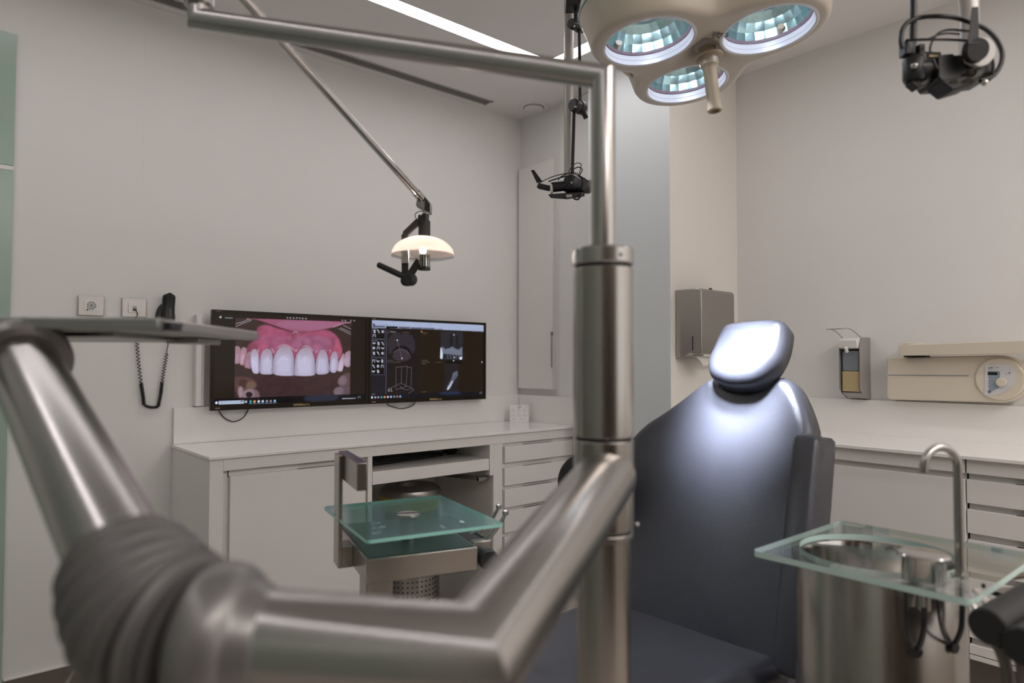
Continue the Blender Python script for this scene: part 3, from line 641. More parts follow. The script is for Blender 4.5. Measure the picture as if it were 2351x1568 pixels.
def rnd(pts, n=4):
    return [(v_.x, v_.y) for v_ in spline([Vector((a_, b_, 0)) for a_, b_ in pts], n, closed=True)]
def paint_teeth():
    g = np.zeros((SH, SW, 3)); g[:] = hexlin('20170f')  # dark ground painted brown for the room reflected in the screen
    ph = mask_poly(PHOTO, 0); inner = np.zeros_like(g); inner[:] = hexlin('3a2a26')
    over(inner, mask_ell((0.5, 0.85), 0.42, 0.22, 12), '3b262a', 0.8)
    over(inner, mask_poly(rnd(GUM), 7), '9c4c6a')
    over(inner, mask_ell((0.38, 0.32), 0.16, 0.10, 9)*mask_poly(GUM, 4), '9a5876', 0.7)
    over(inner, mask_ell((0.62, 0.32), 0.14, 0.10, 9)*mask_poly(GUM, 4), '9a6484', 0.7)
    over(inner, mask_ell((0.80, 0.42), 0.05, 0.12, 8)*mask_poly(GUM, 4), 'ac546c', 0.8)
    over(inner, mask_ell((0.27, 0.42), 0.05, 0.14, 8)*mask_poly(GUM, 4), 'a85270', 0.8)
    c1 = cloud(14); inner *= (0.86+0.28*c1)[..., None]
    gm_ = mask_poly(rnd(GUM), 4)
    over(inner, gm_*np.clip((0.30-GX)/0.12, 0, 1), '5e3038', 0.75); over(inner, gm_*np.clip((GX-0.80)/0.10, 0, 1), '6a3a44', 0.6)
    over(inner, gm_*np.clip((GY-0.42)/0.12, 0, 1)*cloud(20), '8a3a58', 0.5)
    over(inner, gm_*np.clip((cloud(9)-0.5)*1.6, 0, 1), 'b67a96', 0.25); over(inner, gm_*np.clip((cloud(16)-0.5)*2, 0, 1), '6c3c4a', 0.45)
    over(inner, gm_*mask_line([(0.54, 0.30), (0.57, 0.40), (0.56, 0.47)], 3, 3), '7a2c48', 0.7)
    lip = mask_poly(rnd(LIP), 2); over(inner, lip, '94546e'); over(inner, np.roll(lip, 3, 0)*np.clip(1-lip*1.2, 0, 1), '3a1c20', 0.5)
    over(inner, lip*mask_ell((0.62, 0.10), 0.25, 0.06, 10), '9c6480', 0.8)
    for l in RET: over(inner, mask_line(l, 1.3, 0), 'b9b3bd', 0.75)
    for k, mm in enumerate((MOLAR1, MOLAR3, MOLAR4, MOLAR2)):
        cx_ = sum(v_[0] for v_ in mm)/len(mm); cy_ = sum(v_[1] for v_ in mm)/len(mm); mk = mask_poly(rnd(mm), 3)
        over(inner, mk, ('5a3c3c', '5e4a50', '5e4c54', '7a6068')[k], 0.85); over(inner, mk*mask_ell((cx_-0.01, cy_-0.01), 0.035, 0.06, 8), ('6f5248', '84707a', '80707c', '9a828a')[k], 0.6)
    over(inner, mask_ell((0.17, 0.77), 0.03, 0.05, 4), '3a241e', 0.8); over(inner, mask_ell((0.22, 0.79), 0.032, 0.045, 7), '7a6252', 0.6)
    over(inner, mask_poly(HOLE, 1), '2a1c22'); over(inner, mask_ell((0.155, 0.86), 0.015, 0.06, 4), 'a88f9c', 0.7)
    for pts, col in TEETH:
        cx = sum(p_[0] for p_ in pts)/len(pts); cyy = sum(p_[1] for p_ in pts)/len(pts)
        big = [((p_[0]-cx)*1.06+cx, (p_[1]-cyy)*1.03+cyy-0.004) for p_ in pts]
        over(inner, mask_poly(rnd(big), 3), '4a2430', 0.55)
        m_ = mask_poly(rnd(pts), 1); y0 = min(p_[1] for p_ in pts); y1 = max(p_[1] for p_ in pts)
        over(inner, m_, col)
        tt = np.clip((GY-y0)/(y1-y0), 0, 1)
        over(inner, m_*np.clip(1-tt*2.2, 0, 1), '94767e', 0.7); x0_ = min(p_[0] for p_ in pts); x1_ = max(p_[0] for p_ in pts); ee = np.abs((GX-x0_)/(x1_-x0_)*2-1)
        over(inner, m_*np.clip((ee-0.55)/0.45, 0, 1), '7f7084', 0.55)
        small = [((p_[0]-cx)*0.55+cx, (p_[1]-cyy)*0.55+cyy+0.03) for p_ in pts]
        over(inner, mask_poly(small, 7)*m_, 'c4c0dc', 0.40*(0.4 if col < 'a9' else 1))
    for l in HI: over(inner, mask_line(l, 2.2, 1), 'dcd8f0', 0.45)
    for l in SHINE: over(inner, mask_line(l, 1.2, 1), 'e8d8e4', 0.75)
    g[:] = g*(1-ph[..., None]) + inner*ph[..., None]
    bar = (GY > 0.925)*1.0; over(g, bar, '0b0a0e', 0.95); over(g, bar*mask_ell((0.68, 0.96), 0.12, 0.05, 10), '2a3040', 0.8)
    over(g, mask_poly(SEARCH, 0), 'a9b4cc'); over(g, mask_ell((0.165, 0.963), 0.012, 0.01, 1), '4a5566', .6)
    cols = ['dfe8ff', 'b0b8c8', '3fb0a8', 'e0a060', 'd8dcec', 'b8cce8', '8a94a8', 'a08078', '8ac0f0']
    for c_, (u, vv) in zip(cols, TASK1):
        over(g, mask_ell((u, vv), 0.0075, 0.014, 0), c_, 0.9)
        if u > 0.2: over(g, mask_ell((u, vv+0.022), 0.011, 0.0035, 0), '8fb0d8', 0.5)
    for (u, vv) in TOPIC: over(g, mask_ell((u, vv), 0.0055, 0.008, 0)-0.7*mask_ell((u, vv), 0.003, 0.0045, 0), 'b8b8c4', 0.8)
    for (u, vv) in TRAY: over(g, mask_ell((u, vv), 0.0045, 0.007, 0), 'c4c8d8', 0.8)
    over(g, mask_ell((0.031, 0.047), 0.006, 0.012, 0), 'c0c4d4', 0.9)
    over(g, mask_line([(0.058, 0.052), (0.101, 0.052)], 2), 'a0a4b4', 0.7)
    over(g, mask_line([(0.945, 0.955), (0.965, 0.955)], 1), 'a0a4b4', 0.7); over(g, mask_line([(0.94, 0.972), (0.968, 0.972)], 1), 'a0a4b4', 0.7)
    return g

def paint_scan():
    g = np.zeros((SH, SW, 3)); g[:] = hexlin('22190f')  # brown reflection of the room put into the screen's dark ground
    over(g, ((GX < 0.385) & (GX > 0.115))*1.0, '1d1718', 0.8)
    over(g, (GX < 0.115)*1.0, '1c1a22')
    over(g, mask_poly(BAR, 0), 'a3adcc')
    for i, t in enumerate(TABS): over(g, mask_poly(t, 0), '0e0b0b' if i == 1 else '5a5c6c')
    over(g, mask_line([(0.155, 0.143), (0.195, 0.146)], 1.4), 'b0b0b8', 0.8)
    over(g, mask_ell((0.018, 0.062), 0.010, 0.020, 0), '343b4c', 0.9); over(g, mask_line([(0.02, 0.02), (0.07, 0.025)], 1), '5a607a', 0.7)
    for k in range(22):
        if k in (9, 15): continue
        over(g, mask_line([(0.42+k*0.0085, 0.085), (0.4245+k*0.0085, 0.085)], 3.2), '59607a', 0.8)
    for u in (0.895, 0.92, 0.965, 0.985): over(g, mask_line([(u, 0.10), (u+0.008, 0.10)], 2), '59607a', 0.8)
    for b in BOXES: 
        over(g, mask_poly(b, 0), '120d0c'); over(g, mask_line(b+[b[0]], 1.2), '5f6178', 0.8)
    over(g, mask_line([(0.121, 0.12), (0.118, 0.93)], 1.6), '6a6478', 0.8)
    random.seed(3)
    for i, (u, vv) in enumerate(ICONS):
        k = i % 5
        if k == 0: over(g, mask_poly([(u-.008, vv-.02), (u+.007, vv-.02), (u+.009, vv+.02), (u-.006, vv+.02)], 0), 'b8bcd0', .85)
        elif k == 1: over(g, mask_line([(u-.008, vv-.018), (u+.008, vv+.018)], 2.4), 'c4c8dc', .9); over(g, mask_ell((u, vv-.008), .008, .008, 0), '9a9eb4', .6)
        elif k == 2: over(g, mask_ell((u, vv), .0095, .017, 0)-.75*mask_ell((u, vv), .004, .007, 0), 'c4c8dc', .9)
        elif k == 3: over(g, mask_line([(u-.009, vv+.015), (u-.008, vv-.01), (u, vv-.018), (u+.008, vv-.01), (u+.009, vv+.015)], 2), 'b8bcd0', .85)
        else: over(g, mask_line([(u-.009, vv-.006), (u, vv+.008), (u+.009, vv-.004)], 3), 'c4c8dc', .9)
    for vv in (0.108, 0.262, 0.50): over(g, mask_line([(0.008, vv), (0.045, vv+0.002)], 1.4), '8a8ca0', .7)
    over(g, mask_line([(0.005, 0.935), (0.03, 0.935)], 1.2), 'a0a0b0', .7)
    over(g, mask_poly(HEADC, 2), '322c33', 0.9); over(g, mask_poly(ARCHD, 2), '120c0d', .9); over(g, mask_poly(PALATE, 1), '3b3038', .9)
    g *= (0.9+0.2*cloud(3))[..., None]
    over(g, mask_poly(XRAY_A, 1), '2b292e'); over(g, mask_ell((0.685, 0.24), .012, .10, 4), '151012', .8); over(g, mask_ell((0.74, 0.24), .012, .10, 4), '151012', .6)
    over(g, mask_poly(XBONE, 1), '6d7384'); 
    for k in range(7): over(g, mask_line([(0.640+k*0.026, 0.395+0.01*(k % 2)), (0.643+k*0.026, 0.49)], 2.2, 1), '3a3c46', .55)
    for k in range(6): over(g, mask_line([(0.652+k*0.026, 0.40), (0.655+k*0.026, 0.48)], 1.6, 1), '9aa4b8', .5)
    over(g, mask_poly(XT1, 0), 'cfd8ea'); over(g, mask_poly(XT2, 0), 'd4dcec')
    over(g, mask_poly([(0.64, 0.50), (0.79, 0.50), (0.79, 0.55), (0.64, 0.55)], 3), '0c090a', .8)
    over(g, mask_poly(SAG, 2), '252226', .8); over(g, mask_poly(SAGB, 2), '5c6070', .9); over(g, mask_poly(SAGT, 1), 'c4ccde', .95)
    over(g, mask_line([(0.70, 0.71), (0.735, 0.67)], 2, 1), '8088a0', .6)
    for l in WIRE: over(g, mask_line(l, 0.9), '8a7f8e', .75)
    over(g, mask_ell(WIRE[5][0], .0045, .008, 0), 'f0f4ff'); over(g, mask_ell(WIRE[5][1], .0045, .008, 0), 'f0f4ff')
    for p_ in ((0.71, 0.155), (0.715, 0.465), (0.708, 0.51), (0.985, 0.53)): over(g, mask_ell(p_, .0045, .009, 0), 'dfe6f6', .9)
    over(g, mask_ell((0.415, 0.125), .006, .012, 0), 'c88a30', .9)
    for (u0, u1, vv) in ((.13, .18, .135), (.13, .15, .155), (.25, .31, .145), (.42, .47, .14), (.43, .455, .16), (.13, .175, .508), (.13, .235, .532), (.42, .47, .508), (.42, .49, .532), (.42, .455, .555), (.54, .60, .532), (.42, .465, .925)):
        over(g, mask_line([(u0, vv), (u1, vv)], 1.1)*(0.5+0.5*((GX*SW).astype(int) % 3 > 0)), '8c8078', .6)
    text_like = [(0.142, 0.885), (0.166, 0.89)]
    over(g, mask_line([(0.138, .905), (0.142, .87), (0.146, .905)], 1.2), 'd8d8e0', .8); over(g, mask_line([(0.162, .87), (0.162, .905), (0.169, .905)], 1.2), 'd8d8e0', .8)
    over(g, (GY > 0.945)*1.0, '14131a', 0.9); over(g, mask_ell((0.68, 0.955), 0.10, 0.02, 4), '26304c', 0.9)
    cols = ['dfe8ff', 'a8a8b0', 'a0a0a8', '40a8b0', 'e0a070', 'd8dcec', 'b8cce8', '8a94a8', 'a08078', '8ac0e0']
    for c_, (u, vv) in zip(cols, TASK2): over(g, mask_ell((u, min(vv, .975)), 0.0075, 0.014, 0), c_, 0.85)
    over(g, mask_line([(0.965, 0.955), (0.985, 0.955)], 1), 'a0a4b4', .7); over(g, mask_line([(0.96, 0.972), (0.988, 0.972)], 1), 'a0a4b4', .7)
    return g

def screen_mat(name):
    m = bpy.data.materials.new(name); m.use_nodes = True; nt = m.node_tree; b = nt.nodes['Principled BSDF']
    a = nt.nodes.new('ShaderNodeVertexColor'); a.layer_name = 'picture'
    b.inputs['Base Color'].default_value = (0.004, 0.004, 0.004, 1); b.inputs['Roughness'].default_value = 0.15; b.inputs['Specular IOR Level'].default_value = 0.15
    nt.links.new(a.outputs['Color'], b.inputs['Emission Color']); b.inputs['Emission Strength'].default_value = 1.0
    return m
SCRM = screen_mat('lit_screen_picture')
def picture(img, x0, x1, z0, z1, y, parent):
    xs = np.linspace(x0, x1, SW+1); zs = np.linspace(z1, z0, SH+1); base = org(parent)
    vx, vz = np.meshgrid(xs, zs); co = np.stack([vx-base.x, np.full_like(vx, y-base.y), vz-base.z], -1).reshape(-1, 3)
    i = np.arange(SH)[:, None]*(SW+1) + np.arange(SW)[None]; q = np.stack([i, i+SW+1, i+SW+2, i+1], -1).reshape(-1, 4)
    me = bpy.data.meshes.new('screen'); nv, nf = len(co), len(q)
    me.vertices.add(nv); me.vertices.foreach_set('co', co.ravel()); me.loops.add(nf*4); me.loops.foreach_set('vertex_index', q.ravel().astype(np.int32))
    me.polygons.add(nf); me.polygons.foreach_set('loop_start', (np.arange(nf)*4).astype(np.int32)); me.update(calc_edges=True)
    ca = me.color_attributes.new('picture', 'FLOAT_COLOR', 'CORNER')
    colr = np.ones((nf, 4, 4)); colr[:, :, :3] = img.reshape(-1, 1, 3); ca.data.foreach_set('color', colr.ravel().astype(np.float32))
    me.materials.append(SCRM); o = bpy.data.objects.new('screen', me); C.objects.link(o); o.parent = parent; ORG[o.name] = base
    return o
M['bezel'] = mat('glossy_brown_black_bezel', (0.020, 0.014, 0.009), 0.25, spec=0.2)
M['gold'] = mat('pale_gold_print', (0.48, 0.33, 0.16), 0.45)
M['edge'] = mat('bezel_bronze_edge', (0.16, 0.10, 0.05), 0.3, 0.6)
SGRP = 'wide screens side by side on the left wall'
for (bx0, bx1, sx0, sx1, img, lab, nm, logo_x) in (
    (0.898, 1.6175, 0.912, 1.601, paint_teeth(), 'left wall screen with a close-up photograph of upper teeth and gums', 'HL 329', 1.248),
    (1.6185, 2.332, 1.633, 2.316, paint_scan(), 'right wall screen with dark dental scans and a tool panel', 'HL 329', 1.966)):
    t = thing('wall_screen', lab, 'screen', ((bx0+bx1)/2, 2.95, 0.9985), SGRP)
    y = 2.93
    MB().box(bx0+0.02, bx1-0.02, y+0.012, y+0.05, 1.01, 1.40).build('back_shell', M['blackmatt'], t, bevel=0.004)
    MB().box(bx0, bx1, y+0.003, y+0.014, 0.9985, 1.413).build('rim', M['edge'], t, bevel=0.001)
    bz = MB()
    for (a0, a1, c0, c1) in ((bx0, bx1, 1.4012, 1.413), (bx0, bx1, 0.9985, 1.0188), (bx0, sx0-0.0005, 1.0188, 1.4012), (sx1+0.0005, bx1, 1.0188, 1.4012)): bz.box(a0+0.0006, a1-0.0006, y-0.003, y+0.004, c0, c1)
    bz.build('bezel', M['bezel'], t)
    picture(img, sx0, sx1, 1.0195, 1.4005, y, t)
    for s, x_, z_, sz, xs_, bd in (('HANN', logo_x, 1.0050, 0.0125, 1.15, 0.0004), ('spree', logo_x+0.0425, 1.0050, 0.0145, 1.0, 0), ('HDMI', bx0+0.018, 1.0055, 0.0065, 1.2, 0.0002), (nm, bx0+0.018, 1.4045, 0.0055, 1.0, 0)):
        text_obj('maker_mark' if sz > 0.01 else 'print', s, M['gold'], t, (x_, y-0.0032, z_), (1, 0, 0), (0, 0, 1), sz, 0.0002, xs=xs_, bold=bd)
    if bx0 > 1.5:
        text_obj('print', 'CS 3D Imaging', mat('screen_text_ink', (0.10, 0.11, 0.16), 0.6, emit=(0.12, 0.13, 0.2), estr=1), t, (sx0+0.022, y-0.0006, 1.3745), (1, 0, 0), (0, 0, 1), 0.0125, 0.0001)
    else:
        text_obj('print', 'Buscar', mat('search_text_ink', (0.10, 0.11, 0.16), 0.6, emit=(0.2, 0.22, 0.3), estr=1), t, (sx0+0.028, y-0.0006, 1.0295), (1, 0, 0), (0, 0, 1), 0.008, 0.0001)
    MB().box(bx0+0.2, bx1-0.2, 2.975, 2.9995, 1.1, 1.3).build('mount', M['blackmatt'], t)
for a, b, d, lab in (((503, 940), (570, 936), 968, 'thin black cable loop hanging below the left wall screen'), ((890, 925), (952, 922), 938, 'thin black cable loop hanging below the right wall screen')):
    pts = spline([at_y(a[0], a[1]-8, 2.975), at_y(a[0], a[1]+4, 2.975), at_y(a[0]+(b[0]-a[0])*0.2, d-8 if d > 950 else d-4, 2.975), at_y((a[0]+b[0])/2, d, 2.975), at_y(a[0]+(b[0]-a[0])*0.82, d-9 if d > 950 else d-4, 2.975), at_y(b[0], b[1]+4, 2.975), at_y(b[0], b[1]-8, 2.975)], 8)
    tag(MB().tube(pts, 0.0024, 10).build('screen_cable', M['black']), lab, 'cable', 'cable loops below the screens')

# ================================================================== STEEL COLUMN WITH THE BIG ARM AND TRAY
col = thing('instrument_column', 'thick upright steel column with a bent steel arm and rubber bellows reaching to the lower left', 'dental unit', (0.7535, 0.672, 0))
KX, KY = 0.7535, 0.672
def ring_at(z0, z1, r, name, m=None, bev=0.001): return MB().lathe([(r, z0), (r, z1)], (KX, KY, 0), n=64).build(name, m or M['steelh'], col, bevel=bev)
ring_at(0.0, 0.02, 0.09, 'floor_plate')
ring_at(0.02, 0.948, 0.0385, 'lower_post', M['steel'])
ring_at(0.9485, 0.9568, 0.0425, 'collar')
ring_at(0.9573, 0.9607, 0.0400, 'joint_ring', M['gap'])
ring_at(0.9612, 1.0880, 0.0434, 'arm_hub', M['steel'])
ring_at(1.0886, 1.0922, 0.0405, 'joint_ring', M['gap'])
ring_at(1.0926, 1.3360, 0.0434, 'upper_post', M['steel'])
ring_at(1.3360, 1.3402, 0.0405, 'joint_ring', M['gap'])
ring_at(1.3402, 1.3655, 0.0440, 'cap', M['steelh'], 0.003)
tx = RT*0.019 - F0*0.0385
MB().cyl((KX+tx.x*1.0, KY+tx.y*1.0, 1.351), (KX+tx.x*1.06, KY+tx.y*1.06, 1.351), 0.0022, 12).build('set_screw', M['gap'], col)
MB().ball(at(1463, 1204, 0.985), 0.0028, 12).build('set_screw', M['chrome'], col)

A0, A1, A2 = at(1393, 1093, 0.985), at(1088, 1512, 0.560), at(560, 1468, 0.577)
arm = MB(); arm.mitre_tube([A0, A1, A2], 0.0425, 56)
arm_o = arm.build('lower_arm', M['steelh'], col)
B0, B1 = at(277, 1285, 0.63), at(50, 822, 0.955)
MB().cyl(B0, B1, 0.0425, 56).build('upper_arm', M['steelh'], col)
# ribbed bellows over the joint between the two arm tubes
path = spline([at(280, 1272, 0.642), at(306, 1335, 0.622), at(350, 1408, 0.602), at(404, 1452, 0.590), at(466, 1472, 0.580)], 28)
m_ = len(path); rad = []
for i in range(m_):
    t = i/(m_-1)
    base = np.interp(t, [0, 0.03, 0.06, 0.25, 0.5, 0.72, 0.86, 1.0], [0.044, 0.050, 0.0535, 0.061, 0.067, 0.0675, 0.067, 0.066])
    rib = 0.0020*math.sin(t*2*PI*9) if t > 0.06 else 0
    for g0 in (0.74, 0.93):
        rib -= 0.020*math.exp(-((t-g0)/0.022)**2)
    rad.append(float(base+rib))
MB().tube(path, rad, 72).build('bellows', M['rubber'], col, smooth=60)
ax = (A2-A1).normalized(); e0 = at(468, 1472, 0.580)
M['satingrey'] = mat('satin_grey_casting', (0.20, 0.19, 0.185), 0.36, 0.5)
MB().lathe([(0.058, -0.004), (0.0640, 0.0), (0.0665, 0.006), (0.0665, 0.016), (0.0650, 0.024), (0.062, 0.031), (0.058, 0.036), (0.0540, 0.039), (0.0515, 0.041), (0.0505, 0.048), (0.0475, 0.051), (0.0465, 0.058), (0.0425, 0.061)], e0, (A1-A2).normalized(), 64).build('joint_collar', M['satingrey'], col, smooth=50)
au = (B1-B0).normalized(); b2 = B0.lerp(B1, 0.985)
b3 = B0 + au*((B1-B0).length - 0.020)
MB().lathe([(0.0425, 0), (0.056, -0.003), (0.0595, 0.001), (0.0600, 0.012), (0.0585, 0.028), (0.054, 0.040), (0.047, 0.050), (0.038, 0.057), (0.020, 0.061)], b3, au, 64).build('pivot_cap', M['satingrey'], col, smooth=50)
kn = at(10, 868, 0.93)
MB().cyl(kn - RT*0.012, kn, 0.008, 24).build('clamp_knob', M['chrome'], col, bevel=0.002)
MB().cyl(at(8, 900, 0.95) - RT*0.03, at(8, 900, 0.95), 0.016, 24).build('clamp_block', M['black'], col)
# instrument tray seen from just below its edge
N_ = Vector((0.252, 1.043, 0)); ea = Vector((0.62, 0.785, 0)).normalized(); eb = Vector((-0.785, 0.62, 0)).normalized()
def tp(a, b, z): return N_ + ea*a + eb*b + Vector((0, 0, z))
tr = MB(); tr.obox(tp(0.20, 0.27, 1.2495), ea, eb, U0, 0.20, 0.27, 0.0065)
tray = tr.build('tray_plate', mat('satin_tray_metal', (0.26, 0.265, 0.245), 0.42, 0.55, noise=0.05), col, bevel=0.002)
MB().obox(tp(-0.006, 0.30, 1.2515), ea, eb, U0, 0.012, 0.305, 0.0085).build('edge_rail', bpy.data.materials['satin_tray_metal'], tray, bevel=0.003)
MB().obox(tp(0.20, 0.002, 1.250), ea, eb, U0, 0.185, 0.012, 0.0085).build('edge_rail', mat('light_satin_metal', (0.42, 0.40, 0.385), 0.35, 0.75), tray, bevel=0.003)
MB().obox(tp(0.015, -0.004, 1.249), ea, eb, U0, 0.018, 0.012, 0.006).build('edge_clip', M['black'], tray, bevel=0.002)
MB().ball(tp(0.045, -0.010, 1.2565), 0.0045, 16).build('edge_stud', M['chrome'], tray)
MB().obox(tp(0.33, 0.09, 1.2375), ea, eb, U0, 0.05, 0.03, 0.0055).build('underside_block', bpy.data.materials['light_satin_metal'], tray, bevel=0.002)
MB().obox(tp(0.22, 0.27, 1.2395), ea, eb, U0, 0.15, 0.17, 0.0035).build('underside_panel', M['steeldk'], tray, bevel=0.001)
MB().cyl(at(86, 790, 0.985), Vector((at(86, 790, 0.985).x, at(86, 790, 0.985).y, 1.243)), 0.03, 32).build('tray_mount', M['blackmatt'], col)

# ================================================================== OPERATING LIGHT ON TOP OF THE COLUMN
ol = thing('operating_light', 'small lit glass-domed lamp on a thin steel arm reaching over from the column top', 'lamp', (KX, KY, 1.366))
Q0 = Vector((KX, KY, 1.3655)); q1 = at(1379, 168, 1.0); Q1 = Vector((KX, KY, q1.z)); Q2 = at(456, 44, 1.195); Q3 = Vector((Q2.x, Q2.y, Q2.z+0.05))
MB().mitre_tube([Q0, Q1, Q2, Q3], 0.018, 40).build('pole', M['steelh'], ol)
MB().lathe([(0.018, 0), (0.0245, 0.001), (0.0245, 0.03), (0.018, 0.031)], (Q2.x, Q2.y, Q2.z+0.022), n=40).build('pivot_ring', M['steelh'], ol, bevel=0.002)
MB().cyl(Q3, (Q3.x, Q3.y, Q3.z+0.045), 0.017, 32).build('pivot_ring', M['steelh'], ol)
TL = 1.75
E1, E0 = at(972, 461, TL), at(562, 0, 1.25)
E00 = E0 + (E0-E1)*0.135
MB().cyl(E00, E1, 0.0088, 24).build('reach_arm', M['chrome'], ol)
d_ = (E1-E0).normalized()
MB().cyl(E1-d_*0.035, E1-d_*0.002, 0.0105, 24).build('arm_sleeve', M['chrome'], ol, bevel=0.001)
MB().bar(E00, E00 - Vector((0, 0, 0.02)), 0.03, 0.03).build('arm_joint', M['steelh'], ol, bevel=0.004)
def q(zx, zy, dt=0.0): return at(830+zx/6.03, 430+zy/6.03, TL+dt)
blk = [q(770, 190), q(860, 110), q(970, 240), q(965, 375), q(890, 345), q(760, 265)]
MB().prism([p_ - F0*0.012 for p_ in blk], F0*0.026).build('joint_block', M['steeldk'], ol, bevel=0.002)
MB().prism([p_ - F0*0.0135 for p_ in (q(885, 150), q(960, 250), q(955, 360), q(880, 330))], F0*0.002).build('joint_cover', M['black'], ol)
MB().cyl(q(905, 330), q(905, 375), 0.010, 24).build('swivel', M['alu'], ol)
MB().cyl(q(885, 370), q(880, 475), 0.0095, 20).build('swivel_pin', M['black'], ol)
MB().bar(q(825, 385), q(805, 475), 0.008, 0.012).build('swivel_cheek', M['black'], ol, bevel=0.001)
MB().tube(spline([q(855, 335), q(800, 335), q(750, 365), q(745, 410), q(785, 460)], 8), 0.0011, 8).build('lamp_wire', M['black'], ol)
MB().cyl(q(870, 465), q(870, 700), 0.0150, 36).build('housing', M['blackmatt'], ol, bevel=0.001)
br = MB()
cp = [q(790, 470), q(600, 655), q(603, 1190), q(655, 1280)]
for a, b in zip(cp[:-1], cp[1:]): br.bar(a, b, 0.0165, 0.012, up=F0)
br.ball(q(600, 665), 0.0075, 16); br.bar(q(655, 1240), q(800, 1010), 0.018, 0.010, up=F0)
br.build('bracket', M['blackmatt'], ol, bevel=0.002)
MB().bar(q(603, 850, -0.003), q(606, 1052, -0.003), 0.0185, 0.013, up=F0).build('tape_wrap', mat('clear_white_tape', (0.50, 0.50, 0.47), 0.3), ol, bevel=0.001)
MB().lathe([(0.001, -0.013), (0.0145, -0.013), (0.016, -0.010), (0.016, 0.010), (0.0145, 0.013)], q(668, 1275), F0+RT*0.45, 32).build('handle_joint', M['blackmatt'], ol)
MB().lathe([(0.0145, -0.006), (0.0145, 0.006)], q(625, 1290, -0.0), F0+RT*0.45, 32).build('handle_joint', M['black'], ol)
MB().tube([q(590, 1240), q(540, 1215), q(240, 1075), q(220, 1068)], [0.0065, 0.0078, 0.0078, 0.0055], 20).build('handle', M['black'], ol)
# glass dome
sc_ = q(848, 935); rr = 0.0795
prof = [(rr*math.sin(a), 0.048*math.cos(a)) for a in [PI/2*k/14 for k in range(14, 1, -1)]]
dome = MB(); dome.lathe(prof, sc_, (0, 0, 1), 64, False, False)
domem = bpy.data.materials.new('glowing_orange_glass'); domem.use_nodes = True; nt = domem.node_tree; nt.nodes.clear()
o_ = nt.nodes.new('ShaderNodeOutputMaterial'); tl = nt.nodes.new('ShaderNodeBsdfTranslucent'); tl.inputs[0].default_value = (0.98, 0.84, 0.76, 1)
trn = nt.nodes.new('ShaderNodeBsdfTransparent'); trn.inputs[0].default_value = (1.0, 0.93, 0.89, 1); gl = nt.nodes.new('ShaderNodeBsdfGlossy'); gl.inputs['Roughness'].default_value = 0.1
mx = nt.nodes.new('ShaderNodeMixShader'); mx.inputs[0].default_value = 0.62; mx2 = nt.nodes.new('ShaderNodeMixShader'); mx2.inputs[0].default_value = 0.1
nt.links.new(tl.outputs[0], mx.inputs[1]); nt.links.new(trn.outputs[0], mx.inputs[2]); nt.links.new(mx.outputs[0], mx2.inputs[1]); nt.links.new(gl.outputs[0], mx2.inputs[2]); nt.links.new(mx2.outputs[0], o_.inputs[0])
dome.build('lamp_shade', domem, ol, solid=0.0012)
MB().lathe([(rr, 0), (rr*1.0, -0.003), (rr*0.7, -0.009), (0.018, -0.011)], sc_ - Vector((0, 0, 0.0015)), (0, 0, 1), 64, False, False).build('shade_lens', M['lens'], ol)
bulb = mat('lamp_bulb', (1, 1, 1), 0.3, emit=(1, 0.95, 0.9), estr=120)
MB().ball(q(850, 880), 0.0085, 20).build('bulb', bulb, ol)
fin = MB(); fb = q(870, 935)
for k in range(14):
    a = 2*PI*k/14; fin.bar(fb+Vector((math.cos(a)*0.0135, math.sin(a)*0.0135, 0)), fb+Vector((math.cos(a)*0.0135, math.sin(a)*0.0135, -0.031)), 0.0035, 0.0022, up=(math.cos(a), math.sin(a), 0))
fin.build('heat_sink_fins', M['chrome'], ol)
MB().cyl(q(870, 925), q(870, 1110), 0.0115, 28).build('heat_sink', M['black'], ol)
MB().cyl(q(870, 1108), q(870, 1150), 0.0155, 32).build('end_cap', M['black'], ol, bevel=0.001)
MB().cyl(q(870, 928), q(870, 945), 0.0155, 32).build('end_ring', M['chrome'], ol)
ld = bpy.data.lights.new('operating_light_spot', 'SPOT'); ld.energy = 50; ld.spot_size = math.radians(60); ld.spot_blend = 1; ld.shadow_soft_size = 0.02; ld.color = (0.86, 0.93, 1)
lo = bpy.data.objects.new('operating_light_spot', ld); C.objects.link(lo); lo.parent = ol; lo.location = q(905, 1010) - org(ol)
lo.rotation_euler = (Vector((1.36, 1.06, 0.5)) - q(905, 1010)).to_track_quat('-Z', 'Y').to_euler()
ld = bpy.data.lights.new('operating_light_beam', 'POINT'); ld.energy = 3.0; ld.shadow_soft_size = 0.008; ld.color = (1, 0.93, 0.85)
lo = bpy.data.objects.new('operating_light_beam', ld); C.objects.link(lo); lo.parent = ol; lo.location = q(848, 905) - org(ol)

# ================================================================== INSTRUMENT TABLE WITH GREEN GLASS
G = [at_z(759, 1159, 0.84), at_z(1022, 1136, 0.84), at_z(1144, 1204, 0.84), at_z(825, 1244, 0.84)]
it = thing('instrument_table', 'steel instrument table with a frosted green glass top and upright bracket', 'dental unit', (0.86, 1.40, 0))
gx = (G[2]-G[3]).normalized(); gy = Vector((-gx.y, gx.x, 0)); gc = (G[0]+G[1]+G[2]+G[3])/4
gw, gh = (G[2]-G[3]).length/2, (G[1]-G[2]).length/2
def rounded(cx, cy_, hx, hy, r, n=6):
    out = []
    for (sx_, sy_, a0) in ((1, 1, 0), (-1, 1, PI/2), (-1, -1, PI), (1, -1, 3*PI/2)):
        for k in range(n+1): a = a0+PI/2*k/n; out.append((cx+sx_*(hx-r)+math.cos(a)*r, cy_+sy_*(hy-r)+math.sin(a)*r))
    return out
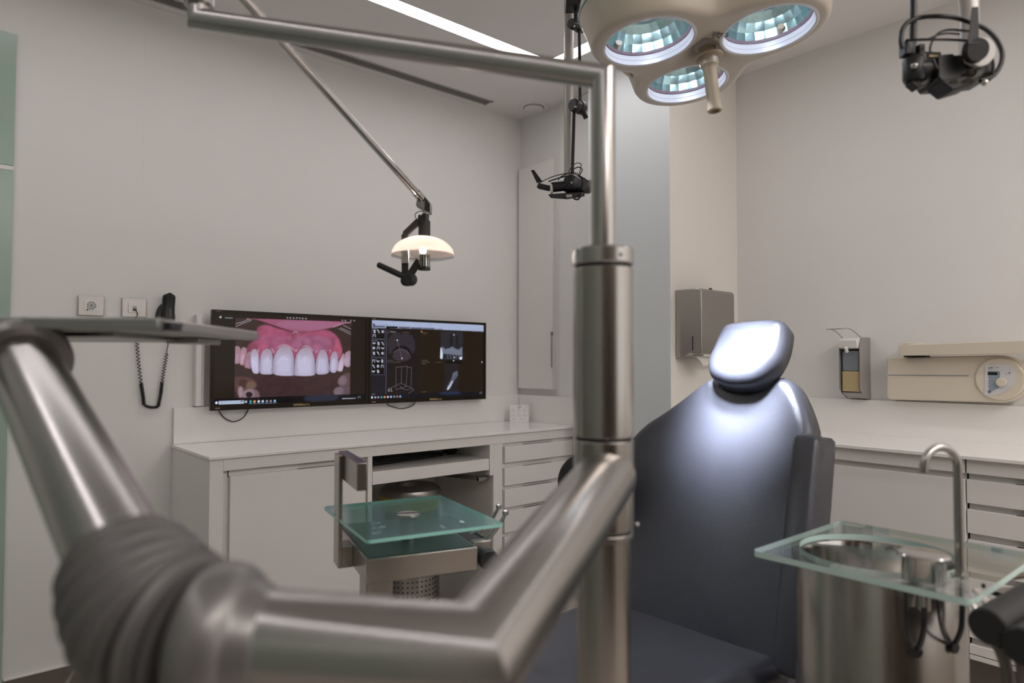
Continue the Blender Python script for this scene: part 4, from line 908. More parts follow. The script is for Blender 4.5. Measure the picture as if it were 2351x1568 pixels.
def slab(name, mats, parent, c, ex, ey, hx, hy, z0, z1, r):
    b = MB(); pts = rounded(0, 0, hx, hy, r)
    lo_ = [Vector((c.x, c.y, z0)) + ex*u + ey*v_ for u, v_ in pts]; hi_ = [Vector((p.x, p.y, z1)) for p in lo_]
    L0 = [b.bm.verts.new(p) for p in lo_]; L1 = [b.bm.verts.new(p) for p in hi_]; n = len(pts)
    b.mi = 0; b._f(list(reversed(L0))); b._f(L1); b.mi = 1
    for i in range(n): b._f([L0[i], L0[(i+1) % n], L1[(i+1) % n], L1[i]])
    return b.build(name, mats, parent, smooth=30)
slab('glass_top', [M['frost'], M['frostedge']], it, gc, gx, gy, gw, gh, 0.8325, 0.840, 0.012)
kc_ = at_z(937, 1180, 0.841)
MB().lathe([(0.0265, -0.0005), (0.0265, 0.0018), (0.0245, 0.0026), (0.001, 0.0026)], (kc_.x, kc_.y, 0.8405), n=40).build('glass_boss', M['chrome'], it)
MB().cyl((kc_.x, kc_.y, 0.781), (kc_.x, kc_.y, 0.832), 0.020, 32).build('glass_support', M['steel'], it)
pm = mat('engraved_marks', (0.42, 0.60, 0.57), 0.5)
for zx, zy, r_ in ((472, 770, .0035), (517, 765, .003), (478, 815, .003), (520, 810, .002), (557, 802, .0055), (478, 862, .0045), (520, 852, .004)):
    p_ = at_z(740+zx/4.02, 1010+zy/4.02, 0.8402)
    MB().lathe([(r_, 0), (r_, 0.0003), (r_*0.65, 0.0003), (r_*0.65, 0)], (p_.x, p_.y, 0.8402), n=16, cap0=False, cap1=False).build('engraved_symbol', pm, it)
p_ = at_z(740+1108/4.02, 1010+800/4.02, 0.8402); MB().obox((p_.x, p_.y, 0.8403), gx, gy, U0, 0.0012, 0.012, 0.0002).build('engraved_symbol', pm, it)
p_ = at_z(740+1288/4.02, 1010+755/4.02, 0.8402); MB().obox((p_.x, p_.y, 0.8403), gx, gy, U0, 0.004, 0.008, 0.0002).build('engraved_symbol', pm, it)
# steel box
bl, brt = at_z(842, 1285, 0.78), at_z(1097, 1255, 0.78)
bx_ = (brt-bl); bw = bx_.length; bx_.normalize(); by_ = Vector((-bx_.y, bx_.x, 0))
def bp_(u, v_, z): return Vector((bl.x, bl.y, 0)) + bx_*u + by_*v_ + Vector((0, 0, z))
MB().obox(bp_(bw/2, 0.17, 0.7535), bx_, by_, U0, bw/2, 0.17, 0.0265).build('body', M['steel'], it, bevel=0.002)
MB().obox(bp_(bw/2, 0.172, 0.7808), bx_, by_, U0, bw/2-0.006, 0.164, 0.0010).build('top_mat', mat('dark_grey_top_panel', (0.10, 0.105, 0.105), 0.45), it, bevel=0.0005)
MB().obox(bp_(0.034, 0.055, 0.70), bx_, by_, U0, 0.030, 0.035, 0.027).build('lower_block', M['steel'], it, bevel=0.003)
MB().cyl(bp_(0.036, 0.06, 0.02), bp_(0.036, 0.06, 0.674), 0.022, 32).build('stem', M['steel'], it)
MB().cyl(bp_(0.036, 0.06, 0.0), bp_(0.036, 0.06, 0.02), 0.11, 48).build('base', M['steel'], it, bevel=0.004)
# upright bracket with grip block
def tb(name, u0, u1, v0, v1, z0, z1, m, bev=0.001):
    return MB().obox(bp_((u0+u1)/2, (v0+v1)/2, (z0+z1)/2), bx_, by_, U0, (u1-u0)/2, (v1-v0)/2, (z1-z0)/2).build(name, m, it, bevel=bev)
tb('upright', -0.034, -0.025, 0.14, 0.20, 0.727, 0.984, M['steel'])
tb('foot_block', -0.0249, -0.0002, 0.14, 0.20, 0.727, 0.776, M['steel'])
tb('grip_block', -0.0248, -0.003, -0.012, 0.20, 0.928, 0.987, M['steel'], 0.0015)
tb('grip_top', -0.0245, -0.0035, -0.0115, 0.1995, 0.9871, 0.988, mat('blue_grey_steel', (0.13, 0.14, 0.22), 0.25, 0.8), 0)
# instrument rest on the right with two handpieces
MB().obox(bp_(bw+0.020, 0.19, 0.7765), bx_, by_, U0, 0.020, 0.14, 0.0030).build('rest_trough', M['black'], it, bevel=0.001)
MB().obox(bp_(bw+0.022, 0.04, 0.772), bx_, by_, U0, 0.022, 0.012, 0.012).build('rest_bracket', M['steel'], it, bevel=0.002)
MB().obox(bp_(bw+0.043, 0.19, 0.772), bx_, by_, U0, 0.003, 0.16, 0.012).build('rest_rim', M['steel'], it, bevel=0.001)
hc = bp_(bw+0.026, -0.005, 0.748)
MB().cyl(hc, hc + by_*0.30, 0.0235, 36).build('instrument_holder', M['black'], it, bevel=0.004)
for lab, pts in (('slim silver dental handpiece standing at the table edge, the rear one of two', [(1078, 1231, 1.69), (1098, 1219, 1.685), (1118, 1203, 1.68), (1134, 1184, 1.67), (1145, 1163, 1.66)]),
                 ('slim silver dental handpiece standing at the table edge, the front one of two', [(1104, 1252, 1.62), (1120, 1237, 1.615), (1138, 1215, 1.61), (1152, 1195, 1.60), (1161, 1177, 1.59)])):
    P_ = [at(*a) for a in pts]; hp = thing('dental_handpiece', lab, 'handpiece', P_[0], 'handpieces in the table rest')
    MB().tube(spline(P_, 6), [0.0074-0.0036*(k/24) for k in range(25)], 16).build('shank', mat('silver_handpiece_metal', (0.62, 0.60, 0.59), 0.28, 0.9) if 'silver_handpiece_metal' not in bpy.data.materials else bpy.data.materials['silver_handpiece_metal'], hp)
    MB().lathe([(0.0045, -0.006), (0.0065, -0.005), (0.0065, 0.005), (0.0045, 0.007)], P_[-1], Vector((-0.3, 0.1, 0.9)), 20).build('head', M['chrome'], hp, bevel=0.001)
# slanted legs of a stand, bottom left
st = thing('floor_stand', 'pair of thin slanted steel legs at the bottom left by the skirting', 'stand', (0.75, 2.1, 0))
for (a, b) in (((190, 1500), (148, 1575)), ((205, 1535), (186, 1580))):
    a_, b_ = at(a[0], a[1], 1.35), at(b[0], b[1], 1.35); dd_ = (b_-a_); k_ = (0.02-a_.z)/dd_.z
    MB().bar(a_ - dd_*0.4, a_ + dd_*k_, 0.012, 0.004).build('leg', M['steel'], st)

# ================================================================== DENTAL CHAIR
def pillow(rings3d_fn, outline, depth, rim, crown, name, m, parent, nrim=6, ncr=7, back=True, smooth=60):
    """cushion: closed outline (u,v) -> rounded rim, crowned front"""
    P = [Vector((p[0], p[1])) for p in outline]; n = len(P)
    area = sum(P[i].x*P[(i+1) % n].y - P[(i+1) % n].x*P[i].y for i in range(n))/2
    if area < 0: P.reverse()
    cen = sum(P, Vector((0, 0)))/n
    def inset(d):
        out = []
        for i in range(n):
            t = (P[(i+1) % n]-P[i-1]).normalized(); out.append(P[i] + Vector((-t.y, t.x))*d)
        return out
    rings = [[rings3d_fn(p.x, p.y, -depth) for p in inset(rim*0.35)]]
    rings.append([rings3d_fn(p.x, p.y, -depth+rim*0.4) for p in P])
    for k in range(nrim+1):
        a = PI/2*k/nrim; d = rim*(1-math.cos(a)); h = -rim + rim*math.sin(a)
        rings.append([rings3d_fn(p.x, p.y, h) for p in inset(d)])
    b = MB(); b.loft(rings, True, False)
    # crowned front filled with an even net so that no ridge runs from the corners
    base = [Vector((q_.x, q_.y)) for q_ in inset(rim)]
    xs_, ys_ = [q_.x for q_ in base], [q_.y for q_ in base]; stp = max(max(xs_)-min(xs_), max(ys_)-min(ys_))/34
    seg_ = list(zip(base, base[1:]+base[:1]))
    def dist(p_):
        return min((p_ - (a_ + (c_-a_)*max(0, min(1, (p_-a_).dot(c_-a_)/max(1e-12, (c_-a_).length_squared))))).length for a_, c_ in seg_)
    def inside(p_):
        f_ = False
        for a_, c_ in seg_:
            if (a_.y > p_.y) != (c_.y > p_.y) and p_.x < (c_.x-a_.x)*(p_.y-a_.y)/(c_.y-a_.y)+a_.x: f_ = not f_
        return f_
    pts_ = list(base); i = 0; y_ = min(ys_)
    while y_ < max(ys_):
        x_ = min(xs_) + (i % 2)*stp/2
        while x_ < max(xs_):
            p_ = Vector((x_, y_))
            if inside(p_) and dist(p_) > stp*0.45: pts_.append(p_)
            x_ += stp
        y_ += stp*0.87; i += 1
    from mathutils.geometry import delaunay_2d_cdt as cdt
    r_ = cdt(pts_, [(k, (k+1) % n) for k in range(n)], [], 1, 1e-7)
    wd_ = max(0.03, min(max(xs_)-min(xs_), max(ys_)-min(ys_))*0.22)
    V_ = [b.bm.verts.new(rings3d_fn(v_.x, v_.y, crown*(1-math.exp(-(dist(Vector((v_.x, v_.y)))/wd_)**2)))) for v_ in r_[0]]
    for f_ in r_[2]: b._f([V_[k] for k in f_])
    bmesh.ops.remove_doubles(b.bm, verts=b.bm.verts, dist=0.0002)
    return b.build(name, m, parent, smooth=smooth)
th = math.radians(20); CN = Vector((-math.cos(th), 0, math.sin(th))); CS = Vector((math.sin(th), 0, math.cos(th))); CP = Vector((1.60, 0, 0.46))
def bk(y, s, h): return CP + Vector((0, y, 0)) + CS*(s*1.012) + CN*h
def smooth2(pts, n=4): return [(p.x, p.y) for p in spline([Vector((a, b, 0)) for a, b in pts], n, closed=True)]
ch_ = thing('dental_chair', 'dark blue-grey leather dental chair with a separate headrest', 'chair', (1.5, 1.16, 0))
ol_ = smooth2([(0.862, -0.105), (0.850, 0.0), (0.849, 0.1), (0.850, 0.2), (0.853, 0.3), (0.860, 0.42), (0.866, 0.53), (0.882, 0.605), (0.920, 0.68), (0.955, 0.725), (0.990, 0.742), (1.025, 0.730), (1.065, 0.715), (1.110, 0.707), (1.155, 0.712), (1.195, 0.727), (1.225, 0.732), (1.262, 0.703), (1.31, 0.662), (1.37, 0.615), (1.43, 0.572), (1.48, 0.51), (1.497, 0.42), (1.50, 0.3), (1.495, 0.2), (1.485, 0.1), (1.475, 0.0), (1.46, -0.10)])
pillow(bk, ol_, 0.085, 0.034, 0.016, 'backrest', M['leather'], ch_)
hn = math.radians(32); HN = Vector((-math.cos(hn), 0, math.sin(hn))); HS = Vector((math.sin(hn), 0, math.cos(hn)))
hc0 = bk(1.093, 0.809, 0.055)
def hb(y, s, h): return hc0 + Vector((0, y, 0)) + HS*s + HN*h
hol = smooth2([(0.045, -0.110), (0.085, -0.090), (0.108, -0.045), (0.106, 0.005), (0.101, 0.055), (0.092, 0.088), (0.060, 0.101), (-0.01, 0.105), (-0.07, 0.105), (-0.105, 0.090), (-0.116, 0.055), (-0.120, 0.0), (-0.112, -0.045), (-0.085, -0.088), (-0.05, -0.112), (0.0, -0.118)])
headr = pillow(hb, hol, 0.085, 0.034, 0.008, 'headrest', M['leather'], ch_)
pillow(lambda y, s, h: hb(y*0.90+0.006, s*0.90-0.002, h-0.050), hol, 0.05, 0.012, 0.0, 'headrest_back', M['black'], ch_)
MB().obox(bk(1.11, 0.66, -0.075), Vector((0, 1, 0)), CS, CN, 0.03, 0.12, 0.008).build('headrest_bar', M['steel'], ch_, bevel=0.002)
pillow(lambda y, s, h: bk(y, s, -0.125+h), [(1.16+(a-1.16)*0.90, 0.30+(b-0.30)*0.90) for a, b in ol_], 0.03, 0.015, 0, 'back_shell', M['black'], ch_)
# seat
def st3(x, y, h): return Vector((x, y, 0.474+h))
sol = smooth2([(1.70, 0.90), (1.66, 0.852), (1.58, 0.842), (1.45, 0.858), (1.25, 0.885), (1.1, 0.893), (1.00, 0.91), (0.955, 0.95), (0.94, 1.05), (0.935, 1.17), (0.94, 1.30), (0.955, 1.40), (1.0, 1.445), (1.1, 1.452), (1.25, 1.455), (1.45, 1.47), (1.62, 1.475), (1.70, 1.43)], 4)
pillow(st3, sol, 0.115, 0.05, 0.004, 'seat', M['leather'], ch_)
MB().box(1.02, 1.66, 1.02, 1.30, 0.24, 0.345).build('seat_frame', M['blackmatt'], ch_, bevel=0.01)
MB().box(1.0, 1.6, 1.0, 1.32, 0.0, 0.05).build('base_plate', M['steeldk'], ch_, bevel=0.008)
MB().box(1.15, 1.40, 1.08, 1.24, 0.05, 0.24).build('lift_post', M['steeldk'], ch_, bevel=0.01)
# folded up side pads
def side_pad(name, yb, yt, hw, s0, s1):
    prof = [(-0.01, s0+0.03), (0.0, s0), (0.07, s0-0.01), (0.10, s0+0.05), (0.105, s1-0.06), (0.09, s1-0.015), (0.065, s1), (0.01, s1-0.004), (-0.01, s1-0.03)]
    b = MB(); r0, r1 = [], []
    pr_ = spline([Vector((a, s, 0)) for a, s in prof], 4, closed=True)
    L0 = []; 
    for side in (-1, -0.82, 0.82, 1):
        k = 0.90 if abs(side) == 1 else 1.0
        L0.append([bk(yb+(yt-yb)*(v.y-s0)/(s1-s0) + side*hw, (v.y-(s0+s1)/2)*(1-(1-k)*0.25)+(s0+s1)/2, v.x*k) for v in pr_])
    b.loft(L0); return b.build(name, M['leather'], ch_, bevel=0, smooth=70, subsurf=1)
side_pad('armrest', 0.800, 0.838, 0.036, 0.0, 0.562)
lc = at(1347, 1112, 2.2)
MB().lathe([(0.001, -0.030), (0.080, -0.030), (0.095, -0.022), (0.1, -0.008), (0.1, 0.008), (0.095, 0.022), (0.08, 0.03), (0.001, 0.03)], lc, Vector((-1, -0.25, 0)), 48).build('armrest', M['blackmatt'], ch_)
MB().bar(lc, bk(1.46, 0.28, -0.05), 0.04, 0.05).build('armrest_bracket', M['blackmatt'], ch_, bevel=0.005)

# ================================================================== SPITTOON UNIT
BC = Vector((1.389, 0.548, 0))
su = thing('spittoon_unit', 'steel spittoon column with a clear glass top and round basin beside the chair', 'spittoon', (BC.x, BC.y, 0))
MB().lathe([(0.145, 0.0), (0.145, 0.822), (0.1425, 0.826), (0.138, 0.826)], BC, n=96, cap1=False).build('column', M['steel'], su, bevel=0)
def plate_with_hole(name, mats, parent, hx0, hx1, hy0, hy1, r, c, hr, z0, z1):
    b = MB(); n = 96; outer = []
    # outer loop by angle around the hole centre so both loops share vertex counts
    corners = rounded((hx0+hx1)/2, (hy0+hy1)/2, (hx1-hx0)/2, (hy1-hy0)/2, r, 5)
    corners.sort(key=lambda p: math.atan2(p[1]-c.y, p[0]-c.x))
    m = len(corners); hole = [(c.x+hr*math.cos(math.atan2(p[1]-c.y, p[0]-c.x)), c.y+hr*math.sin(math.atan2(p[1]-c.y, p[0]-c.x))) for p in corners]
    # densify: insert points along the long sides
    O, Hh = [], []
    for i in range(m):
        p, q_ = corners[i], corners[(i+1) % m]; L = math.hypot(q_[0]-p[0], q_[1]-p[1]); k = max(1, int(L/0.012))
        for j in range(k):
            x, y = p[0]+(q_[0]-p[0])*j/k, p[1]+(q_[1]-p[1])*j/k; a = math.atan2(y-c.y, x-c.x)
            O.append((x, y)); Hh.append((c.x+hr*math.cos(a), c.y+hr*math.sin(a)))
    m = len(O); V = [[b.bm.verts.new((x, y, z)) for x, y in L_] for L_, z in ((O, z0), (O, z1), (Hh, z0), (Hh, z1))]
    for i in range(m):
        j = (i+1) % m
        b.mi = 0; b._f([V[1][i], V[1][j], V[3][j], V[3][i]]); b._f([V[0][j], V[0][i], V[2][i], V[2][j]])
        b.mi = 1; b._f([V[0][i], V[0][j], V[1][j], V[1][i]]); b._f([V[2][j], V[2][i], V[3][i], V[3][j]])
    return b.build(name, mats, parent, smooth=30)
plate_with_hole('glass_top', [M['glass'], M['glassedge']], su, 1.217, 1.600, 0.343, 0.708, 0.014, BC, 0.1355, 0.829, 0.840)
MB().lathe([(0.138, 0.826), (0.134, 0.826), (0.131, 0.815), (0.128, 0.77), (0.115, 0.735), (0.07, 0.718), (0.02, 0.712), (0.001, 0.712)], BC, n=96, cap0=False).build('basin', M['chrome'], su)
tagm = MB().box(1.555, 1.590, 0.648, 0.695, 0.8403, 0.8406).build('glass_marking', clear_mat('pale_sticker', (0.8, 0.85, 0.83), 0.3, (0.6, 0.65, 0.62), 0.1), su)
cc_ = at_z(2121, 1330, 0.8405)
MB().lathe([(0.031, 0.0), (0.0325, 0.002), (0.0325, 0.036), (0.0335, 0.038), (0.0395, 0.0385), (0.0405, 0.0415), (0.038, 0.044), (0.028, 0.0455), (0.001, 0.0460)], (cc_.x, cc_.y, 0.8405), n=48).build('cup_holder', M['chrome'], su)
fc = at_z(2203, 1322, 0.8405)
MB().lathe([(0.0135, 0), (0.0135, 0.003), (0.0085, 0.0035)], (fc.x, fc.y, 0.8405), n=32).build('spout_base', M['steelh'], su)
dcf = (Vector((cc_.x, cc_.y, 0))-Vector((fc.x, fc.y, 0))).normalized()
rs = 0.0355; zt = 1.0225
sp_ = [Vector((fc.x, fc.y, 0.843)), Vector((fc.x, fc.y, 0.95)), Vector((fc.x, fc.y, zt))] + [Vector((fc.x, fc.y, zt)) + dcf*(rs*(1-math.cos(a))) + U0*(rs*math.sin(a)) for a in [PI*k/18 for k in range(1, 19)]]
sp_.append(sp_[-1] - U0*0.006)
MB().tube(sp_, 0.0069, 24).build('water_spout', M['steelh'], su)
MB().cyl((cc_.x, cc_.y, 0.790), (cc_.x, cc_.y, 0.8285), 0.0095, 20).build('cup_fitting', M['chrome'], su)
def on_col(x, y, off=0.0):
    r = ray(x, y); a = r.x**2+r.y**2; b = 2*(r.x*(CAM.x-BC.x)+r.y*(CAM.y-BC.y)); c = (CAM.x-BC.x)**2+(CAM.y-BC.y)**2-(0.145+off)**2
    return CAM + r*((-b-math.sqrt(max(0, b*b-4*a*c)))/(2*a))
for pts in (((2080, 1380, .035), (2083, 1440, .035), (2092, 1478, .02), (2100, 1492, 0.0)), ((2122, 1395, .030), (2121, 1440, .035), (2114, 1475, .02), (2104, 1495, 0.0)),
            ((2151, 1375, .035), (2157, 1420, .035), (2168, 1460, .02), (2180, 1480, 0.0)), ((2209, 1340, .02), (2209, 1410, .02), (2205, 1450, .018), (2188, 1486, 0.0))):
    P_ = [on_col(*a) for a in pts]; P_[0] = Vector((P_[0].x, P_[0].y, 0.828)) if pts[0][1] < 1390 else P_[0]
    MB().tube(spline(P_, 8), 0.0026 if pts[0][0] in (2080, 2151) else 0.0046, 12).build('hose', M['black'], su)
for x, y in ((2100, 1494), (2185, 1484)):
    p_ = on_col(x, y); nn = (p_-Vector((BC.x, BC.y, p_.z))).normalized(); MB().cyl(p_-nn*0.002, p_+nn*0.008, 0.0105, 24).build('hose_fitting', M['black'], su, bevel=0.002)
# holder arm with suction handles at the right edge
sh = su
sa = (RT*0.84 + F0*0.55 + U0*0.06).normalized()
h0 = at(2266, 1440, 1.02)
MB().lathe([(0.001, 0), (0.025, 0), (0.0275, 0.003), (0.0275, 0.16), (0.001, 0.16)], h0, sa, 40).build('holder_barrel', M['blackmatt'], sh)
h1 = at(2345, 1487, 0.98)
MB().lathe([(0.001, 0), (0.025, 0), (0.028, 0.003), (0.028, 0.12), (0.001, 0.12)], h1, sa, 40).build('holder_barrel', M['black'], sh)
MB().bar(at(2300, 1462, 1.03), at(2350, 1475, 1.0), 0.03, 0.03).build('barrel_link', M['blackmatt'], sh, bevel=0.003)
hm = mat('grey_ribbed_hose', (0.13, 0.11, 0.095), 0.5)
MB().tube(spline([at(2285, 1470, 1.03), at(2300, 1500, 1.03), at(2312, 1540, 1.03), at(2318, 1600, 1.03), at(2318, 1700, 1.03)], 8), 0.0085, 18).build('suction_hose', hm, sh)
MB().tube(spline([at(2340, 1500, 1.0), at(2350, 1530, 1.0), at(2354, 1600, 1.0), at(2354, 1700, 1.0)], 8), 0.0105, 18).build('suction_hose', hm, sh)
MB().bar(at(2240, 1352, 1.09), at(2285, 1402, 1.06), 0.016, 0.004).build('strap', M['steelh'], sh, bevel=0.001)
MB().bar(at(2218, 1370, 1.06), at(2255, 1408, 1.04), 0.012, 0.004).build('strap', M['chrome'], sh, bevel=0.001)
MB().cyl(at(2258, 1345, 1.07)-U0*0.003, at(2258, 1345, 1.07)+U0*0.003, 0.003, 16).build('glass_clamp', M['gap'], sh)
# low tray at the right edge with instrument handles
rt = thing('side_tray', 'small brown-grey tray with instruments at the right edge behind the glass', 'tray', (1.62, 0.42, 0.78))
tz = 0.765
c1 = at_z(2270, 1352, tz); c2 = at_z(2351, 1380, tz); c3 = at_z(2351, 1325, tz)
e1 = (c2-c1).normalized(); e2 = Vector((-e1.y, e1.x, 0))
MB().obox(c1 + e1*0.09 + e2*0.05*1 - U0*0.003, e1, e2, U0, 0.09, 0.05, 0.003).build('tray_plate', mat('brown_grey_tray', (0.20, 0.17, 0.15), 0.4), rt, bevel=0.001)
MB().obox(c1 + e1*0.09 - e2*0.001 - U0*0.004, e1, e2, U0, 0.09, 0.002, 0.004).build('front_rim', M['gap'], rt)
tag(MB().tube([at_z(2300, 1332, 0.778), at_z(2330, 1324, 0.779), at_z(2390, 1316, 0.78)], [0.003, 0.0055, 0.006], 14).build('dental_probe', mat('dark_bronze_handle', (0.12, 0.09, 0.07), 0.35, 0.5)), 'slim dark instrument handle lying on the side tray at the right edge', 'instrument')

# ================================================================== SURGICAL CEILING LAMP
LZ = 1.975
LM = Vector((1.473, 0.986, 0))
_c = LM + Vector((0, 0, LZ)); LNRM = Vector((0.021, -0.111, -0.994)).normalized()
_q = Vector((0, 0, -1)).rotation_difference(LNRM).to_matrix()
LTILT = Matrix.Translation(_c) @ _q.to_4x4() @ Matrix.Translation(-_c)
LC = []
for _p in ((1.312, 1.022, 1.967), (1.522, 0.830, 1.993), (1.585, 1.107, 1.964)):
    _v = LTILT.inverted() @ Vector(_p); LC.append(Vector((_v.x, _v.y, 0)))
sl = thing('surgical_lamp', 'large cream three-lens surgical lamp hanging at the top', 'lamp', (LM.x, LM.y, 2.62))
def lamp_ring(off, z, n=120, sc=1.0):
    out = []
    for k in range(n):
        a = 2*PI*k/n; d = Vector((math.cos(a), math.sin(a), 0)); lo_, hi_ = 0.02, 0.5
        for _ in range(26):
            m = (lo_+hi_)/2; p = LM + d*m
            sd = -math.log(sum(math.exp(-26*((p-c_).length-0.138-off)) for c_ in LC) + 0.6*math.exp(-26*((p-LM).length-0.13-off)))/26
            if sd < 0: lo_ = m
            else: hi_ = m
        out.append(LM + d*lo_*sc + Vector((0, 0, z)))
    return out
MB.XF = LTILT
body = MB(); rings = [lamp_ring(o_, z) for o_, z in ((-0.012, LZ), (-0.004, LZ+0.003), (0.002, LZ+0.012), (0.008, LZ+0.04), (0.018, LZ+0.075), (0.022, LZ+0.083))]
body.loft(rings, False, False)
# underside with three lens openings, rising towards the hub
from mathutils.geometry import delaunay_2d_cdt
R0_ = rings[0]; LR = 0.113; nl = 48
vs2 = [Vector((p.x, p.y)) for p in R0_]; n0 = len(vs2); edges = [(i, (i+1) % n0) for i in range(n0)]
for c_ in LC:
    s_ = len(vs2); vs2 += [Vector((c_.x+LR*math.cos(2*PI*k/nl), c_.y+LR*math.sin(2*PI*k/nl))) for k in range(nl)]; edges += [(s_+k, s_+(k+1) % nl) for k in range(nl)]
def in_lamp(p):
    ins = False
    for i in range(n0):
        a, b = R0_[i], R0_[(i+1) % n0]
        if (a.y > p.y) != (b.y > p.y) and p.x < (b.x-a.x)*(p.y-a.y)/(b.y-a.y)+a.x: ins = not ins
    return ins
for i in range(-26, 27):
    for j in range(-26, 27):
        p = Vector((LM.x+i*0.0125+(j % 2)*0.006, LM.y+j*0.0125))
        if in_lamp(p) and all((p-Vector((c_.x, c_.y))).length > LR+0.006 for c_ in LC) and min((p-Vector((q_.x, q_.y))).length for q_ in R0_) > 0.007: vs2.append(p)
res = delaunay_2d_cdt(vs2, edges, [], 0, 1e-6)
vv = res[0]; BV = []
HBP = Vector((LM.x+0.014, LM.y-0.012))
for p in vv:
    dl = min((p-Vector((c_.x, c_.y))).length for c_ in LC)-LR; de = min((p-Vector((q_.x, q_.y))).length for q_ in R0_)
    lift = 0.040*math.exp(-((p-HBP).length/0.06)**2)*min(1, max(0, dl)/0.03)
    BV.append(body.bm.verts.new((p.x, p.y, LZ+lift)))
for f_ in res[2]:
    c_ = sum((Vector((vv[i].x, vv[i].y)) for i in f_), Vector((0, 0)))/len(f_)
    if in_lamp(c_) and all((c_-Vector((q_.x, q_.y))).length > LR*0.998 for q_ in LC): body._f([BV[i] for i in f_])
bmesh.ops.remove_doubles(body.bm, verts=body.bm.verts, dist=0.0003)
body.build('housing', M['cream'], sl, smooth=50)
b = MB(); b.loft([lamp_ring(0.0222, LZ+0.083), lamp_ring(0.0238, LZ+0.084), lamp_ring(0.0238, LZ+0.089), lamp_ring(0.0222, LZ+0.090)], False, False); b.build('seam_ring', M['teal'], sl)
b = MB(); b.loft([lamp_ring(0.022, LZ+0.090), lamp_ring(0.016, LZ+0.115), lamp_ring(0.0, LZ+0.145), lamp_ring(-0.03, LZ+0.165, sc=0.9), lamp_ring(-0.03, LZ+0.178, sc=0.6), lamp_ring(-0.03, LZ+0.185, sc=0.2)], False, True); b.build('top_cover', mat('white_lamp_cover', (0.66, 0.64, 0.61), 0.3), sl, smooth=50)
MB.XF = None
MB().cyl((LM.x, LM.y, LZ+0.175), (LM.x, LM.y, 2.60), 0.03, 32).build('ceiling_post', M['white'], sl)
MB().cyl((LM.x, LM.y, 2.585), (LM.x, LM.y, 2.62), 0.11, 48).build('ceiling_flange', M['white'], sl, bevel=0.004)
MB.XF = LTILT
rim_w = mat('white_lens_rim', (0.80, 0.80, 0.86), 0.3)
rim_p = mat('plum_lens_gasket', (0.16, 0.085, 0.11), 0.5)
refm = bpy.data.materials.new('faceted_teal_reflector'); refm.use_nodes = True; nt = refm.node_tree; b_ = nt.nodes['Principled BSDF']
b_.inputs['Base Color'].default_value = (0.55, 0.78, 0.79, 1); b_.inputs['Metallic'].default_value = 1; b_.inputs['Roughness'].default_value = 0.22
tc0 = nt.nodes.new('ShaderNodeTexCoord'); wv = nt.nodes.new('ShaderNodeTexVoronoi'); wv.inputs['Scale'].default_value = 60; nt.links.new(tc0.outputs['Object'], wv.inputs['Vector'])
bp2 = nt.nodes.new('ShaderNodeBump'); bp2.inputs['Strength'].default_value = 0.10; bp2.inputs['Distance'].default_value = 0.004; nt.links.new(wv.outputs['Distance'], bp2.inputs['Height']); nt.links.new(bp2.outputs['Normal'], b_.inputs['Normal'])
beamc = (0.80, 0.87, 1.0)
TGT = Vector((1.83, 1.10, 1.09))
lampglow = mat('lit_inner_lamp', (1, 1, 1), 0.4, emit=(0.80, 0.92, 1.0), estr=2.2)
for i, c_ in enumerate(LC):
    o3 = Vector((c_.x, c_.y, LZ))
    lens = MB().lathe([(0.1130, 0.0), (0.1087, -0.0015), (0.1049, 0.0), (0.1049, 0.011), (0.1038, 0.012), (0.1038, 0.024)], o3, n=64, cap0=False, cap1=False).build('lens_rim', rim_w, sl)
    MB().lathe([(0.1038, 0.024), (0.1005, 0.0245), (0.1005, 0.032)], o3, n=64, cap0=False, cap1=False).build('gasket', rim_p, lens)
    MB().lathe([(0.0016, 0.0225), (0.0435, 0.0225), (0.1036, 0.0228)], o3, n=64, cap0=False, cap1=False).build('lens_glass', M['lens'], lens)
    MB().lathe([(0.1005, 0.032), (0.0957, 0.050), (0.0848, 0.070), (0.0674, 0.086), (0.0435, 0.098), (0.0239, 0.103), (0.0011, 0.103)], o3, n=24, cap0=False, cap1=False).build('reflector', refm, lens, smooth=5)
    ld = bpy.data.lights.new('surgical_beam', 'AREA'); ld.shape = 'DISK'; ld.size = 0.17; ld.energy = LAMP; ld.color = beamc; ld.spread = math.radians(20)
    lo = bpy.data.objects.new('surgical_beam', ld); C.objects.link(lo); lo.parent = sl; p0_ = o3 - U0*0.006; p0_ = LTILT @ p0_; lo.location = p0_ - org(sl)
    lo.rotation_euler = (TGT-p0_).to_track_quat('-Z', 'Y').to_euler()
    ld = bpy.data.lights.new('surgical_bulb', 'POINT'); ld.energy = 0.55; ld.color = beamc; ld.shadow_soft_size = 0.012
    lo = bpy.data.objects.new('surgical_bulb', ld); C.objects.link(lo); lo.parent = sl; lo.location = LTILT @ (o3 + U0*0.047) - org(sl)
hx3 = Vector((HBP.x, HBP.y, 0))
hd = Vector((0, 0, -1)); htop = Vector((HBP.x, HBP.y, 2.035))
MB().lathe([(0.044, 0.0), (0.038, 0.020), (0.0325, 0.040), (0.024, 0.045)], htop, hd, 40).build('hub_cone', mat('pinkish_white_hub', (0.55, 0.50, 0.475), 0.35), sl)
handm = mat('beige_handle', (0.44, 0.36, 0.26), 0.4)
hdl = MB().lathe([(0.0215, 0.040), (0.0215, 0.062), (0.0225, 0.064), (0.0355, 0.0665), (0.0365, 0.069), (0.035, 0.0705), (0.0235, 0.0715), (0.0225, 0.092), (0.0185, 0.096), (0.0165, 0.100), (0.0165, 0.200), (0.0175, 0.203), (0.0180, 0.209), (0.0165, 0.211), (0.012, 0.211), (0.010, 0.195)], htop, hd, 40).build('handle', handm, sl)
